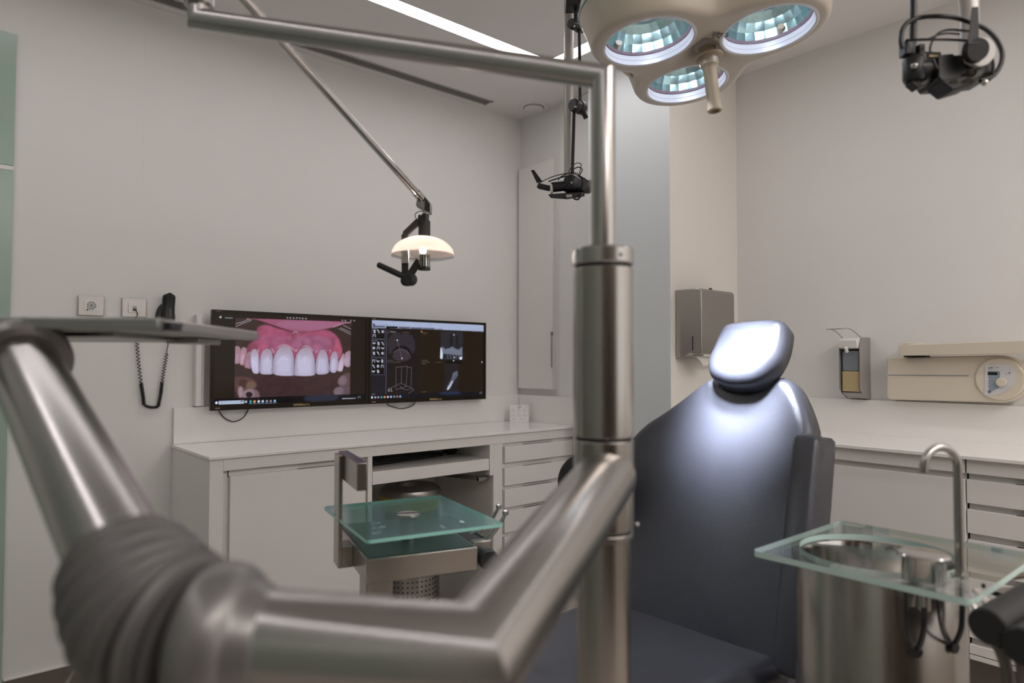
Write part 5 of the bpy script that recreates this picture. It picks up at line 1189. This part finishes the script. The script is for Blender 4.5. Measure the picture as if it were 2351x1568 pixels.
MB().ball(htop + hd*0.054 - F0*0.0212, 0.003, 12).build('set_screw', M['steeldk'], hdl)
# small worn print beside the hub
pr_ = mat('worn_dark_print', (0.06, 0.06, 0.07), 0.6)
random.seed(8); pk = MB(); pbase = Vector((LM.x, LM.y, LZ-0.0006)) - F0*0.088 + R0*0.022
for k in range(4):
    for j in range(4 if k else 2):
        w_ = random.uniform(0.002, 0.006); pk.obox(pbase + RT*(-0.018+j*0.0105+random.uniform(-.002, .002)+k*0.002) + F0*(-0.012+k*0.0075), RT, F0, U0, w_, 0.0022, 0.0002)
pk.build('worn_label', pr_, sl)
MB.XF = None
# grip loops between the lobes
MB.XF = LTILT
for ca_, cb_, m_g in ((0, 2, M['cream']), (1, 2, handm)):
    A_, B_g = LC[ca_], LC[cb_]; md_ = (A_+B_g)/2; ou = (md_-LM).normalized(); al = (B_g-A_).normalized()
    P_ = [md_ + al*x + ou*y + U0*(LZ+z) for x, y, z in ((-0.115, 0.085, 0.045), (-0.085, 0.105, 0.034), (0, 0.118, 0.028), (0.085, 0.105, 0.034), (0.115, 0.085, 0.045))]
    MB().tube(spline(P_, 10), 0.0085, 16).build('grip_loop', m_g, sl)
MB.XF = None

# ================================================================== TRACKING CAMERAS HUNG FROM THE CEILING
# ---- left rig
TT = 2.25
f1 = lambda x, y, dt=0.0: at(x, y, TT+dt)
g1 = lambda zx, zy, dt=0.0: at(1170+zx/11.2, 340+zy/11.2, TT+dt)
r1 = thing('camera_rig', 'black jointed camera rig on a pale ceiling pole in front of the tall wall cabinet', 'camera rig', (f1(1306, 440).x, f1(1306, 440).y, 2.62), 'camera rigs hanging from the ceiling')
pt = f1(1306, 398, 0.06)
M['pole'] = mat('pale_grey_pole', (0.46, 0.43, 0.41), 0.35, 0.3)
MB().cyl((pt.x, pt.y, pt.z-0.02), (pt.x, pt.y, 2.62), 0.0165, 32).build('ceiling_pole', M['pole'], r1)
MB().obox(f1(1322, 12), RT, F0, U0, 0.034, 0.03, 0.013).build('clamp_head', M['black'], r1, bevel=0.003)
MB().cyl(f1(1322, 20), f1(1322, 45), 0.0075, 16).build('clamp_stem', M['black'], r1)
def knuckle(fn, x, y, r, parent, t_=0.0, ax=None, L=0.03, stud=True):
    c_ = fn(x, y, t_); ax = (ax or (RT*0.75+F0*0.65)).normalized()
    k = MB().lathe([(0.001, -L), (r*0.85, -L), (r, -L*0.8), (r, -L*0.3), (r*0.92, -L*0.22), (r*0.92, L*0.1), (r*1.04, L*0.2), (r*1.04, L*0.75), (r*0.8, L), (0.001, L)], c_, ax, 28).build('knuckle', M['black'], parent)
    if stud: MB().ball(fn(x-6, y, t_-r-0.008), 0.0042, 14).build('stud', M['chrome'], k)
    return k
knuckle(f1, 1324, 60, 0.017, r1)
MB().cyl(f1(1330, 72), f1(1332, 236), 0.0055, 16).build('rod', M['black'], r1)
knuckle(f1, 1327, 245, 0.021, r1, L=0.028)
MB().bar(f1(1336, 252), f1(1346, 272), 0.012, 0.014).build('clamp_lever', M['black'], r1, bevel=0.002)
MB().cyl(f1(1318, 255), f1(1314, 398), 0.0055, 16).build('rod', M['black'], r1)
k1 = knuckle(g1, 1700, 920, 0.026, r1, L=0.036, stud=False)
MB().ball(g1(1600, 890, -0.035), 0.005, 14).build('stud', M['chrome'], r1)
MB().cyl(g1(1060, 1010), g1(1500, 960), 0.0165, 24).build('camera_body', M['black'], r1, bevel=0.003)
MB().cyl(g1(1450, 960), g1(2060, 990, 0.04), 0.024, 24).build('camera_body', M['black'], r1, bevel=0.004)
MB().lathe([(0.011, 0), (0.018, 0.001), (0.018, 0.007), (0.011, 0.008)], g1(1040, 1040), (g1(1500, 960)-g1(1060, 1010)), 28).build('white_ring', M['white'], r1)
MB().tube([g1(715, 955), g1(760, 975), g1(1040, 1040)], [0.006, 0.0095, 0.0095], 20).build('lever_hub', M['blackmatt'], r1)
MB().ball(g1(722, 958, -0.007), 0.0024, 12).build('stud', M['chrome'], r1)
lv = MB(); lv.loft([[g1(*a) for a in ((545, 570, -.004), (630, 560, -.004), (630, 560, .004), (545, 570, .004))], [g1(*a) for a in ((700, 900, -.006), (845, 860, -.006), (845, 860, .006), (700, 900, .006))]]); lv.build('clamp_lever', M['blackmatt'], r1, bevel=0.001)
bs = MB(); bs.loft([[g1(*a) for a in ((985, 1190, -.02), (1060, 1285, -.02), (1060, 1285, .03), (985, 1190, .03))], [g1(*a) for a in ((1480, 1150, -.02), (1480, 1315, -.02), (1480, 1315, .03), (1480, 1150, .03))], [g1(*a) for a in ((1930, 1130, -.02), (1930, 1240, -.02), (1930, 1240, .03), (1930, 1130, .03))]]); bs.build('base_plate', M['blackmatt'], r1, bevel=0.002)
MB().cyl(g1(1450, 1240, -0.02), g1(1600, 1225, -0.02), 0.006, 16).build('connector', M['alu'], r1)
for pts, r_ in ((((715, 940), (830, 860), (1150, 720), (1500, 650), (1750, 700), (1900, 810)), .0015), (((1250, 830), (1300, 750), (1500, 650), (1700, 640), (1850, 740), (2030, 860)), .0016), (((1510, 650), (1580, 500), (1700, 395), (1810, 395), (1840, 450), (1790, 660)), .0014), (((1660, 530), (1760, 490), (1850, 520), (1860, 590), (1800, 690)), .0018), (((1000, 860), (1200, 790), (1450, 720)), .0022), (((1640, 1290), (1740, 1320), (1830, 1240), (1850, 1150)), .003)):
    MB().tube(spline([g1(a, b, -0.026) for a, b in pts], 8), r_, 8).build('cable', M['black'], r1)
# ---- right rig
T2 = 1.33
g2 = lambda zx, zy, dt=0.0: at(2030+zx/6.816, zy/6.816, T2+dt)
e2_ = g2(1330, 700)
r2 = thing('camera_rig', 'black camera rig with a big looped cable at the top right corner', 'camera rig', (e2_.x, e2_.y, 2.62), 'camera rigs hanging from the ceiling')
pp = g2(1335, 830, 0.05)
MB().cyl((pp.x, pp.y, pp.z), (pp.x, pp.y, 2.62), 0.0185, 32).build('ceiling_pole', M['pole'], r2)
a_ = g2(445, 900); a2 = g2(465, 0)
MB().cyl(a_, a2 + (a2-a_)*1.2, 0.0065, 18).build('rod', M['black'], r2)
MB().bar(a2 + (a2-a_)*1.2, Vector((pp.x, pp.y, (a2 + (a2-a_)*1.2).z)), 0.02, 0.02).build('cross_bar', M['black'], r2)
MB().lathe([(0.001, -0.024), (0.019, -0.024), (0.0215, -0.018), (0.0215, 0.018), (0.019, 0.024), (0.001, 0.024)], g2(480, 1090), UP, 28).build('knuckle', M['black'], r2)
MB().cyl(g2(480, 1100), g2(780, 1080), 0.022, 28).build('knuckle_barrel', M['black'], r2, bevel=0.003)
MB().ball(g2(475, 1030, -0.022), 0.0065, 16).build('stud', M['chrome'], r2)
MB().bar(g2(440, 1230), g2(560, 1330), 0.022, 0.03).build('clamp_foot', M['blackmatt'], r2, bevel=0.002)
MB().bar(g2(480, 1280), g2(760, 1170), 0.02, 0.03).build('clamp_foot', M['black'], r2, bevel=0.002)
MB().obox(g2(345, 770), RT, F0, UP, 0.008, 0.012, 0.014).build('cable_clip', M['black'], r2, bevel=0.002)
MB().obox(g2(540, 830), RT, F0, UP, 0.006, 0.012, 0.013).build('cable_clip', M['black'], r2, bevel=0.002)
MB().bar(g2(500, 870), g2(860, 885), 0.014, 0.012).build('link_plate', M['blackmatt'], r2, bevel=0.001)
MB().bar(g2(690, 880, -0.01), g2(840, 885, -0.01), 0.006, 0.004).build('connector', mat('brass_connector', (0.25, 0.2, 0.12), 0.3, 0.9), r2)
cbd = MB(); cbd.prism([g2(x, y, -0.03) for x, y in ((850, 880), (920, 850), (1085, 835), (1100, 860), (1240, 850), (1260, 1000), (1700, 920), (1730, 1000), (1720, 1190), (1400, 1230), (900, 1260), (850, 1200))], F0*0.07); cbd.build('camera_body', M['black'], r2, bevel=0.004)
lw = MB(); lw.prism([g2(x, y, -0.034) for x, y in ((880, 1255), (1240, 1180), (1500, 1220), (1390, 1320), (1080, 1415))], F0*0.05); lw.build('lower_plate', M['blackmatt'], r2, bevel=0.003)
for (x, y, rx) in ((1300, 1275, 0.010), (1340, 1140, 0.011), (1600, 1160, 0.008), (1080, 1280, 0.007)):
    MB().lathe([(rx*0.8, 0), (rx, -0.001), (rx, -0.004), (0.001, -0.004)], g2(x, y, -0.033), F0*0.6+U0, 24).build('camera_lens', mat('dark_amber_lens', (0.05, 0.04, 0.03), 0.15) if 'dark_amber_lens' not in bpy.data.materials else bpy.data.materials['dark_amber_lens'], r2)
MB().lathe([(0.001, -0.02), (0.024, -0.02), (0.026, -0.016), (0.026, 0.0), (0.001, 0.0)], g2(1430, 840, -0.03), F0+U0*0.3, 32).build('white_disc', M['white'], r2)
MB().lathe([(0.001, -0.012), (0.020, -0.012), (0.0235, 0.0), (0.001, 0.0)], g2(1410, 790, -0.055), F0+U0*0.3, 32).build('lever_hub', M['blackmatt'], r2)
lv = MB(); lv.loft([[g2(*a) for a in ((1300, 690, -.07), (1490, 690, -.07), (1490, 690, -.055), (1300, 690, -.055))], [g2(*a) for a in ((1370, 110, -.068), (1475, 105, -.068), (1475, 105, -.058), (1370, 110, -.058))]]); lv.build('clamp_lever', M['blackmatt'], r2, bevel=0.001)
fl = MB(); fl.prism([g2(x, y, -0.02) for x, y in ((1510, 670), (1720, 650), (1700, 800), (1660, 860), (1600, 780))], F0*0.012); fl.build('fin', M['black'], r2, bevel=0.002)
for pts, r_ in ((((290, 760), (262, 640), (290, 460), (400, 330), (600, 270), (850, 255), (1100, 275), (1350, 350), (1580, 450), (1750, 610), (1840, 800), (1830, 990), (1740, 1150), (1620, 1230), (1500, 1260)), .0044),
                (((720, 830), (725, 720), (790, 580), (880, 500), (1020, 465), (1200, 475), (1340, 490)), .0022), (((345, 630), (700, 618), (1000, 620), (1330, 635)), .0025), (((700, 605), (850, 545), (1000, 522), (1180, 535)), .0018),
                (((1500, 680), (1620, 780), (1700, 940), (1710, 1100), (1670, 1230), (1580, 1290)), .0024), (((760, 930), (790, 1000), (830, 1080)), .003)):
    MB().tube(spline([g2(a, b, -0.04 if a > 650 else -0.012) for a, b in pts], 8), r_, 12).build('cable', M['black'], r2)
MB().ball(g2(1570, 1290, -0.05), 0.0065, 14).build('stud', M['chrome'], r2)

# ================================================================== RIGHT WALL RUN
RF = 2.60
rc = MB().box(2.58, XR-0.014, -1.2, YT-0.002, 0.886, 0.898).build('countertop', M['counter'], bevel=0.0015)
tag(rc, 'white countertop along the right wall under the x-ray unit', 'countertop')
MB().box(XR-0.014, XR-0.0005, -1.2, YT-0.002, 0.886, 1.043).build('backsplash', M['counter'], rc, bevel=0.001)
MB().lathe([(0.001, 0.0), (0.075, 0.0), (0.0752, 0.0006), (0.001, 0.0006)], (2.80, 1.30, 0.8982), n=48).build('sink_plate', M['counter'], rc)
rb = thing('base_cabinet', 'white base cabinet with one wide blank door behind the chair', 'cabinet', (2.8, 1.29, 0.26))
f = MB(); f.box(RF, XR-0.016, 0.748, YT-0.003, 0.24, 0.255); f.box(RF, RF+0.018, 0.748, YT-0.003, 0.839, 0.8855); f.box(RF+0.022, RF+0.04, 0.748, YT-0.003, 0.256, 0.885)
f.build('frame', M['cab'], rb, bevel=0.0008)
MB().box(RF, RF+0.02, 0.7465, YT-0.004, 0.258, 0.8185).build('door', M['cab'], rb, bevel=0.0012)
rd = thing('drawer_unit', 'white drawer unit along the right wall behind the water spout', 'drawers', (2.8, 0.2, 0.26))
f = MB(); f.box(RF, XR-0.016, -1.2, 0.742, 0.24, 0.255); f.box(RF, RF+0.018, -1.2, 0.742, 0.839, 0.8855); f.box(RF+0.022, RF+0.04, -1.2, 0.742, 0.256, 0.885)
f.build('frame', M['cab'], rd, bevel=0.0008)
for (z0, z1) in ((0.7425, 0.8195), (0.646, 0.7225), (0.52, 0.624), (0.31, 0.50), (0.258, 0.288)):
    d = MB().box(RF, RF+0.02, 0.08, 0.743, z0, z1).build('drawer', M['cab'], rd, bevel=0.0012)
    MB().box(RF+0.002, RF+0.018, 0.30, 0.61, z1+0.0001, z1+0.0011).build('finger_pull', M['steeldk'], d)
    MB().box(RF+0.0205, RF+0.0218, 0.7415, 0.7435, z1+0.001, z1+0.0205).build('joint', M['gap'], rd)
    MB().box(RF, RF+0.02, -1.2, 0.075, z0, z1).build('drawer', M['cab'], rd, bevel=0.0012)
pl = MB().box(RF+0.12, XR-0.016, -1.2, YT-0.016, 0, 0.238).build('plinth', mat('plinth_brown_grey', (0.20, 0.17, 0.145), 0.5)); tag(pl, 'recessed brown-grey plinth under the right wall cabinets', 'plinth')

# x-ray unit on the right wall
xr = thing('xray_generator', 'cream wall-mounted x-ray unit with a dial panel and a folded arm above', 'x-ray unit', (XR, 0.9, 1.05))
XF = 2.985
def xz(x, y, X=XF): return at_x(x, y, X)
z6 = lambda zx, zy, X=XF: at_x(2020+zx/7.1, 770+zy/7.1, X)
tl_, bl_ = z6(110, 360), z6(110, 1045); cR = z6(1960, 705); topz = 1.2215; botz = 1.056
zt0, zb0 = tl_.z, bl_.z; zt1 = z6(1960, 325).z; zb1 = z6(1960, 1095).z
cyc, czc, rad_ = cR.y, (zt1+zb1)/2, (zt1-zb1)/2
pts = [Vector((XF, tl_.y, zt0-0.012)), Vector((XF, tl_.y-0.004, zt0-0.003)), Vector((XF, tl_.y-0.014, zt0))] + [Vector((XF, cyc-math.cos(a)*rad_*1.0, czc+math.sin(a)*rad_)) for a in [PI/2 - PI*k/24 for k in range(25)]] + [Vector((XF, bl_.y-0.014, zb0)), Vector((XF, bl_.y-0.003, zb0+0.004)), Vector((XF, bl_.y, zb0+0.014))]
MB().prism(pts, (XR-XF-0.0005, 0, 0)).build('casing', M['xray'], xr, bevel=0.005, seg=3)
MB().lathe([(0.078, 0), (0.078, 0.004), (0.073, 0.008), (0.001, 0.008)], (XF+0.0005, cyc, czc), (-1, 0, 0), 64).build('round_boss', M['xray'], xr)
lcol = mat('blue_grey_stripe', (0.19, 0.23, 0.27), 0.5)
a_, b_2 = z6(137, 648), z6(1447, 657); MB().bar(Vector((XF-0.0002, a_.y, a_.z)), Vector((XF-0.0002, b_2.y, b_2.z)), 0.0006, 0.0034).build('stripe', lcol, xr)
XPf = XF-0.009
pw = mat('panel_white', (0.60, 0.59, 0.60), 0.4)
pan = [z6(x, y, XPf) for x, y in ((1722, 470), (2115, 468), (2150, 500), (2190, 570), (2210, 650), (2200, 740), (2160, 820), (2080, 890), (1980, 945), (1880, 975), (1720, 982), (1702, 960), (1705, 490))]
MB().prism(pan, (0.0018, 0, 0)).build('control_panel', pw, xr, bevel=0.0006)
X9 = XPf-0.0004
bl2 = mat('panel_blue', (0.25, 0.31, 0.36), 0.5)
MB().prism([z6(x, y, X9) for x, y in ((1765, 580), (1935, 580), (1955, 600), (1955, 830), (1940, 850), (1830, 910), (1780, 905), (1775, 660), (1755, 640))], (0.0003, 0, 0)).build('panel_print', bl2, xr)
MB().prism([z6(x, y, X9-0.0003) for x, y in ((1762, 597), (1920, 600), (1918, 648), (1760, 645))], (0.0003, 0, 0)).build('display', M['black'], xr)
dk = mat('panel_dark_blue', (0.10, 0.14, 0.19), 0.5)
q_ = z6(1788, 917, X9); MB().lathe([(0.0052, 0), (0.0052, 0.001), (0.001, 0.0012)], q_, (-1, 0, 0), 24).build('button', dk, xr)
for x, y in ((1949, 607), (1949, 638), (1775, 680), (1775, 746), (1775, 788), (1775, 829)):
    q_ = z6(x, y, X9-0.0004); MB().lathe([(0.0014, 0), (0.0014, 0.0006)], q_, (-1, 0, 0), 12).build('indicator', M['black'], xr)
q_ = z6(1984, 763, X9); MB().lathe([(0.0165, 0), (0.0160, 0.009), (0.0145, 0.011), (0.001, 0.0115)], q_, (-1, 0, 0), 40).build('dial', M['xray'], xr, bevel=0.0006)
for s, zx, zy, sz, bd in (('Kodak', 1770, 534, 0.0052, 0.00012), ('2100', 1882, 534, 0.0052, 0), ('Intraoral X-ray System', 1770, 556, 0.0021, 0)):
    text_obj('print', s, M['gap'], xr, z6(zx, zy, X9), (0, -1, 0), (0, 0, 1), sz, 0.0001, bold=bd)
trm = MB()
for k in range(3): 
    a0 = PI/2+k*2*PI/3-0.5; c_ = z6(2112, 612, X9); trm.prism([c_] + [c_+Vector((0, -math.cos(a)*0.0028, math.sin(a)*0.0028)) for a in (a0, a0+0.5, a0+1.0)], (0.0002, 0, 0))
trm.build('warning_mark', M['gap'], xr)
c_ = z6(2065, 620, X9); MB().tube([c_+Vector((0, -x, z)) for x, z in ((-.003, -.002), (.003, -.002), (0, .003))], 0.0002, 6, closed=True).build('warning_mark', M['gap'], xr)
for x in (2040, 2095): q_ = z6(x, 642, X9); MB().bar(q_, q_+Vector((0, -0.005, 0)), 0.0003, 0.0005).build('print', lcol, xr)
# folded x-ray arm over the unit
xa = xr
aT0, aT1 = at_x(2063, 792, 2.94), at_x(2351, 781, 2.94); aB0, aB1 = at_x(2063, 817, 2.94), at_x(2351, 812, 2.94)
ybeg = aT0.y; yend = -0.3; zT = lambda y: aT0.z + (aT1.z-aT0.z)*(ybeg-y)/(ybeg-aT1.y); zB = lambda y: aB0.z + (aB1.z-aB0.z)*(ybeg-y)/(ybeg-aB1.y)
ye = 0.1
am = MB(); am.loft([[Vector((2.94, y, zB(y))), Vector((3.0, y, zB(y))), Vector((3.0, y, zT(y))), Vector((2.94, y, zT(y)))] for y in (ybeg, ye)]); am.build('arm', M['xray'], xa, bevel=0.003, seg=3)
ps = at_x(2090, 795, 2.97)
MB().lathe([(0.036, -0.02), (0.036, 0.006), (0.030, 0.0095), (0.001, 0.0115)], (2.985, ps.y-0.005, zT(ps.y)-0.001), (0, 0, 1), 40).build('pivot_cap', M['xray'], xa)
MB().box(2.955, 3.0, ps.y-0.06, ps.y+0.02, 1.2225, zB(ps.y)).build('pivot_base', M['gap'], xa)
MB().box(2.955, XR-0.0005, 0.15, 0.30, 1.10, zB(0.25)+0.01).build('wall_bracket', M['xray'], xa, bevel=0.004)

# towel dispenser on the back wall
td = thing('towel_dispenser', 'brushed steel paper towel dispenser on the back wall left of the headrest', 'towel dispenser', (2.85, YT, 1.23))
TY = YT-0.135
zs = lambda x, y, Y: at_y(x, y, Y)
a0 = at_y(1612, 661, TY); a1 = at_y(1686, 669, TY); lb = at_y(1574, 664, YT-0.002); 
xL, xR_ = a0.x, a1.x; zT0 = a0.z; zBt = at_y(1617, 816, TY).z
zbb = at_y(1576, 822, YT).z
b = MB(); pf = [(YT-0.001, zbb-0.0), (YT-0.040, zbb), (YT-0.075, zbb+0.022), (TY+0.012, zBt+0.002), (TY, zBt+0.008), (TY, zT0-0.012), (TY+0.012, zT0), (YT-0.001, zT0+0.0)]
xl0 = xL-0.008
b.prism([Vector((xl0, y, z)) for y, z in pf], (xR_-xl0, 0, 0)); b.build('cover', M['steel'], td, bevel=0.004, seg=3)
sl_a = at_x(1590, 772, xl0-0.0003); sl_b = at_x(1591, 804, xl0-0.0003)
MB().bar(Vector((xl0-0.0003, sl_a.y, sl_a.z)), Vector((xl0-0.0003, sl_a.y, sl_b.z)), 0.0045, 0.001, up=(1, 0, 0)).build('level_slot', M['gap'], td)
lk = at_y(1631, 659, YT-0.05); MB().ball((lk.x, YT-0.05, zT0+0.0125), 0.0088, 20).build('lock_knob', mat('dark_knob', (0.05, 0.035, 0.025), 0.15, 0.6), td)
MB().box(xl0+0.03, xR_-0.02, TY+0.01, YT-0.07, zBt-0.004, zBt+0.004).build('paper_slot', M['white'], td, bevel=0.001)
tw = MB(); tp_ = [at_y(1602, 816, TY+0.02), at_y(1625, 818, TY+0.02)]
tw.prism([Vector((tp_[0].x+dx, TY+0.03+dy, zBt-0.004+dz)) for dx, dy, dz in ((0, 0, 0), (0.12, 0, 0), (0.12, 0, -0.035), (0.055, 0, -0.042), (0.035, 0, -0.018))], (0, 0.003, 0)); pt_ = tw.build('paper_towel', mat('paper_towel_white', (0.72, 0.70, 0.66), 0.8)); tag(pt_, 'corner of a white paper towel hanging from the steel dispenser', 'paper towel')

# soap dispenser on the right wall
so = thing('soap_dispenser', 'grey soap dispenser with a wire elbow lever, half-full of yellow soap', 'soap dispenser', (XR, 1.28, 1.05))
SX = 2.945
zz = lambda x, y, X=SX: at_x(1860+x/7.84, 730+y/7.84, X)
yl, yr = zz(525, 700).y, zz(885, 700).y
wall_r = at_x(1860+1050/7.84, 730+700/7.84, XR-0.001).y
ztop = zz(930, 345, 2.96).z; zbot = at_x(1860+1040/7.84, 730+1455/7.84, XR).z; zmid = zz(910, 1370).z
gs = mat('grey_dispenser_metal', (0.34, 0.32, 0.30), 0.4, 0.3)
for yy, s_ in ((yr, -1), (yl, 1)):
    b = MB(); b.prism([Vector((x, yy, z)) for x, z in ((XR-0.001, ztop), (2.97, ztop), (2.945, ztop-0.04), (SX, zz(885, 700).z), (SX, zmid+0.02), (2.965, zmid), (3.02, zbot), (XR-0.001, zbot))], (0, 0.0025*s_, 0)); b.build('side_plate', gs, so, bevel=0.0006)
MB().box(XR-0.006, XR-0.001, yr, yl, zbot, ztop).build('back_plate', gs, so)
b = MB(); b.prism([Vector((x, yr+0.0026, z)) for x, z in ((2.965, zmid+0.002), (3.02, zbot+0.002), (3.02, zbot+0.005), (2.965, zmid+0.005))], (0, yl-yr-0.005, 0)); b.build('drip_tray', gs, so)
zl0, zl1, zl2 = zz(700, 1325).z, zz(700, 960).z, zz(700, 630).z
soapm = mat('yellow_liquid_soap', (0.46, 0.36, 0.20), 0.25); botm = mat('translucent_grey_bottle', (0.20, 0.22, 0.245), 0.25)
bt = MB().box(SX+0.010, 3.03, yr+0.004, yl-0.006, zl1+0.0002, zl2+0.01).build('bottle', botm, so, bevel=0.006, seg=3)
MB().box(SX+0.009, 3.03, yr+0.004, yl-0.006, zl0, zl1).build('soap_level', soapm, so, bevel=0.003)
b = MB(); zh = zz(700, 600).z; zt_ = zz(700, 350, 2.95).z
b.loft([[Vector((2.935, y, zh+0.014)), Vector((3.03, y, zh)), Vector((3.03, y, zt_-0.004)), Vector((2.965, y, zt_)), Vector((2.925, y, zt_-0.012))] for y in (yl-0.001, yr+0.0035)]); b.build('pump_head', M['white'], so, bevel=0.003)
MB().bar((2.925, (yl+yr)/2+0.006, zh+0.018), (2.94, (yl+yr)/2+0.006, zh-0.004), 0.012, 0.012).build('nozzle', M['white'], so, bevel=0.003)
lvp = [zz(590, 370, 2.96), zz(500, 275, 2.93), zz(430, 225, 2.905), zz(370, 205, 2.885), zz(298, 203, 2.86), zz(420, 200, 2.86), zz(640, 186, 2.875), zz(730, 205, 2.90), zz(820, 270, 2.93), zz(912, 350, 2.96)]
MB().tube(spline(lvp, 8), 0.0022, 12).build('elbow_lever', M['steelh'], so)
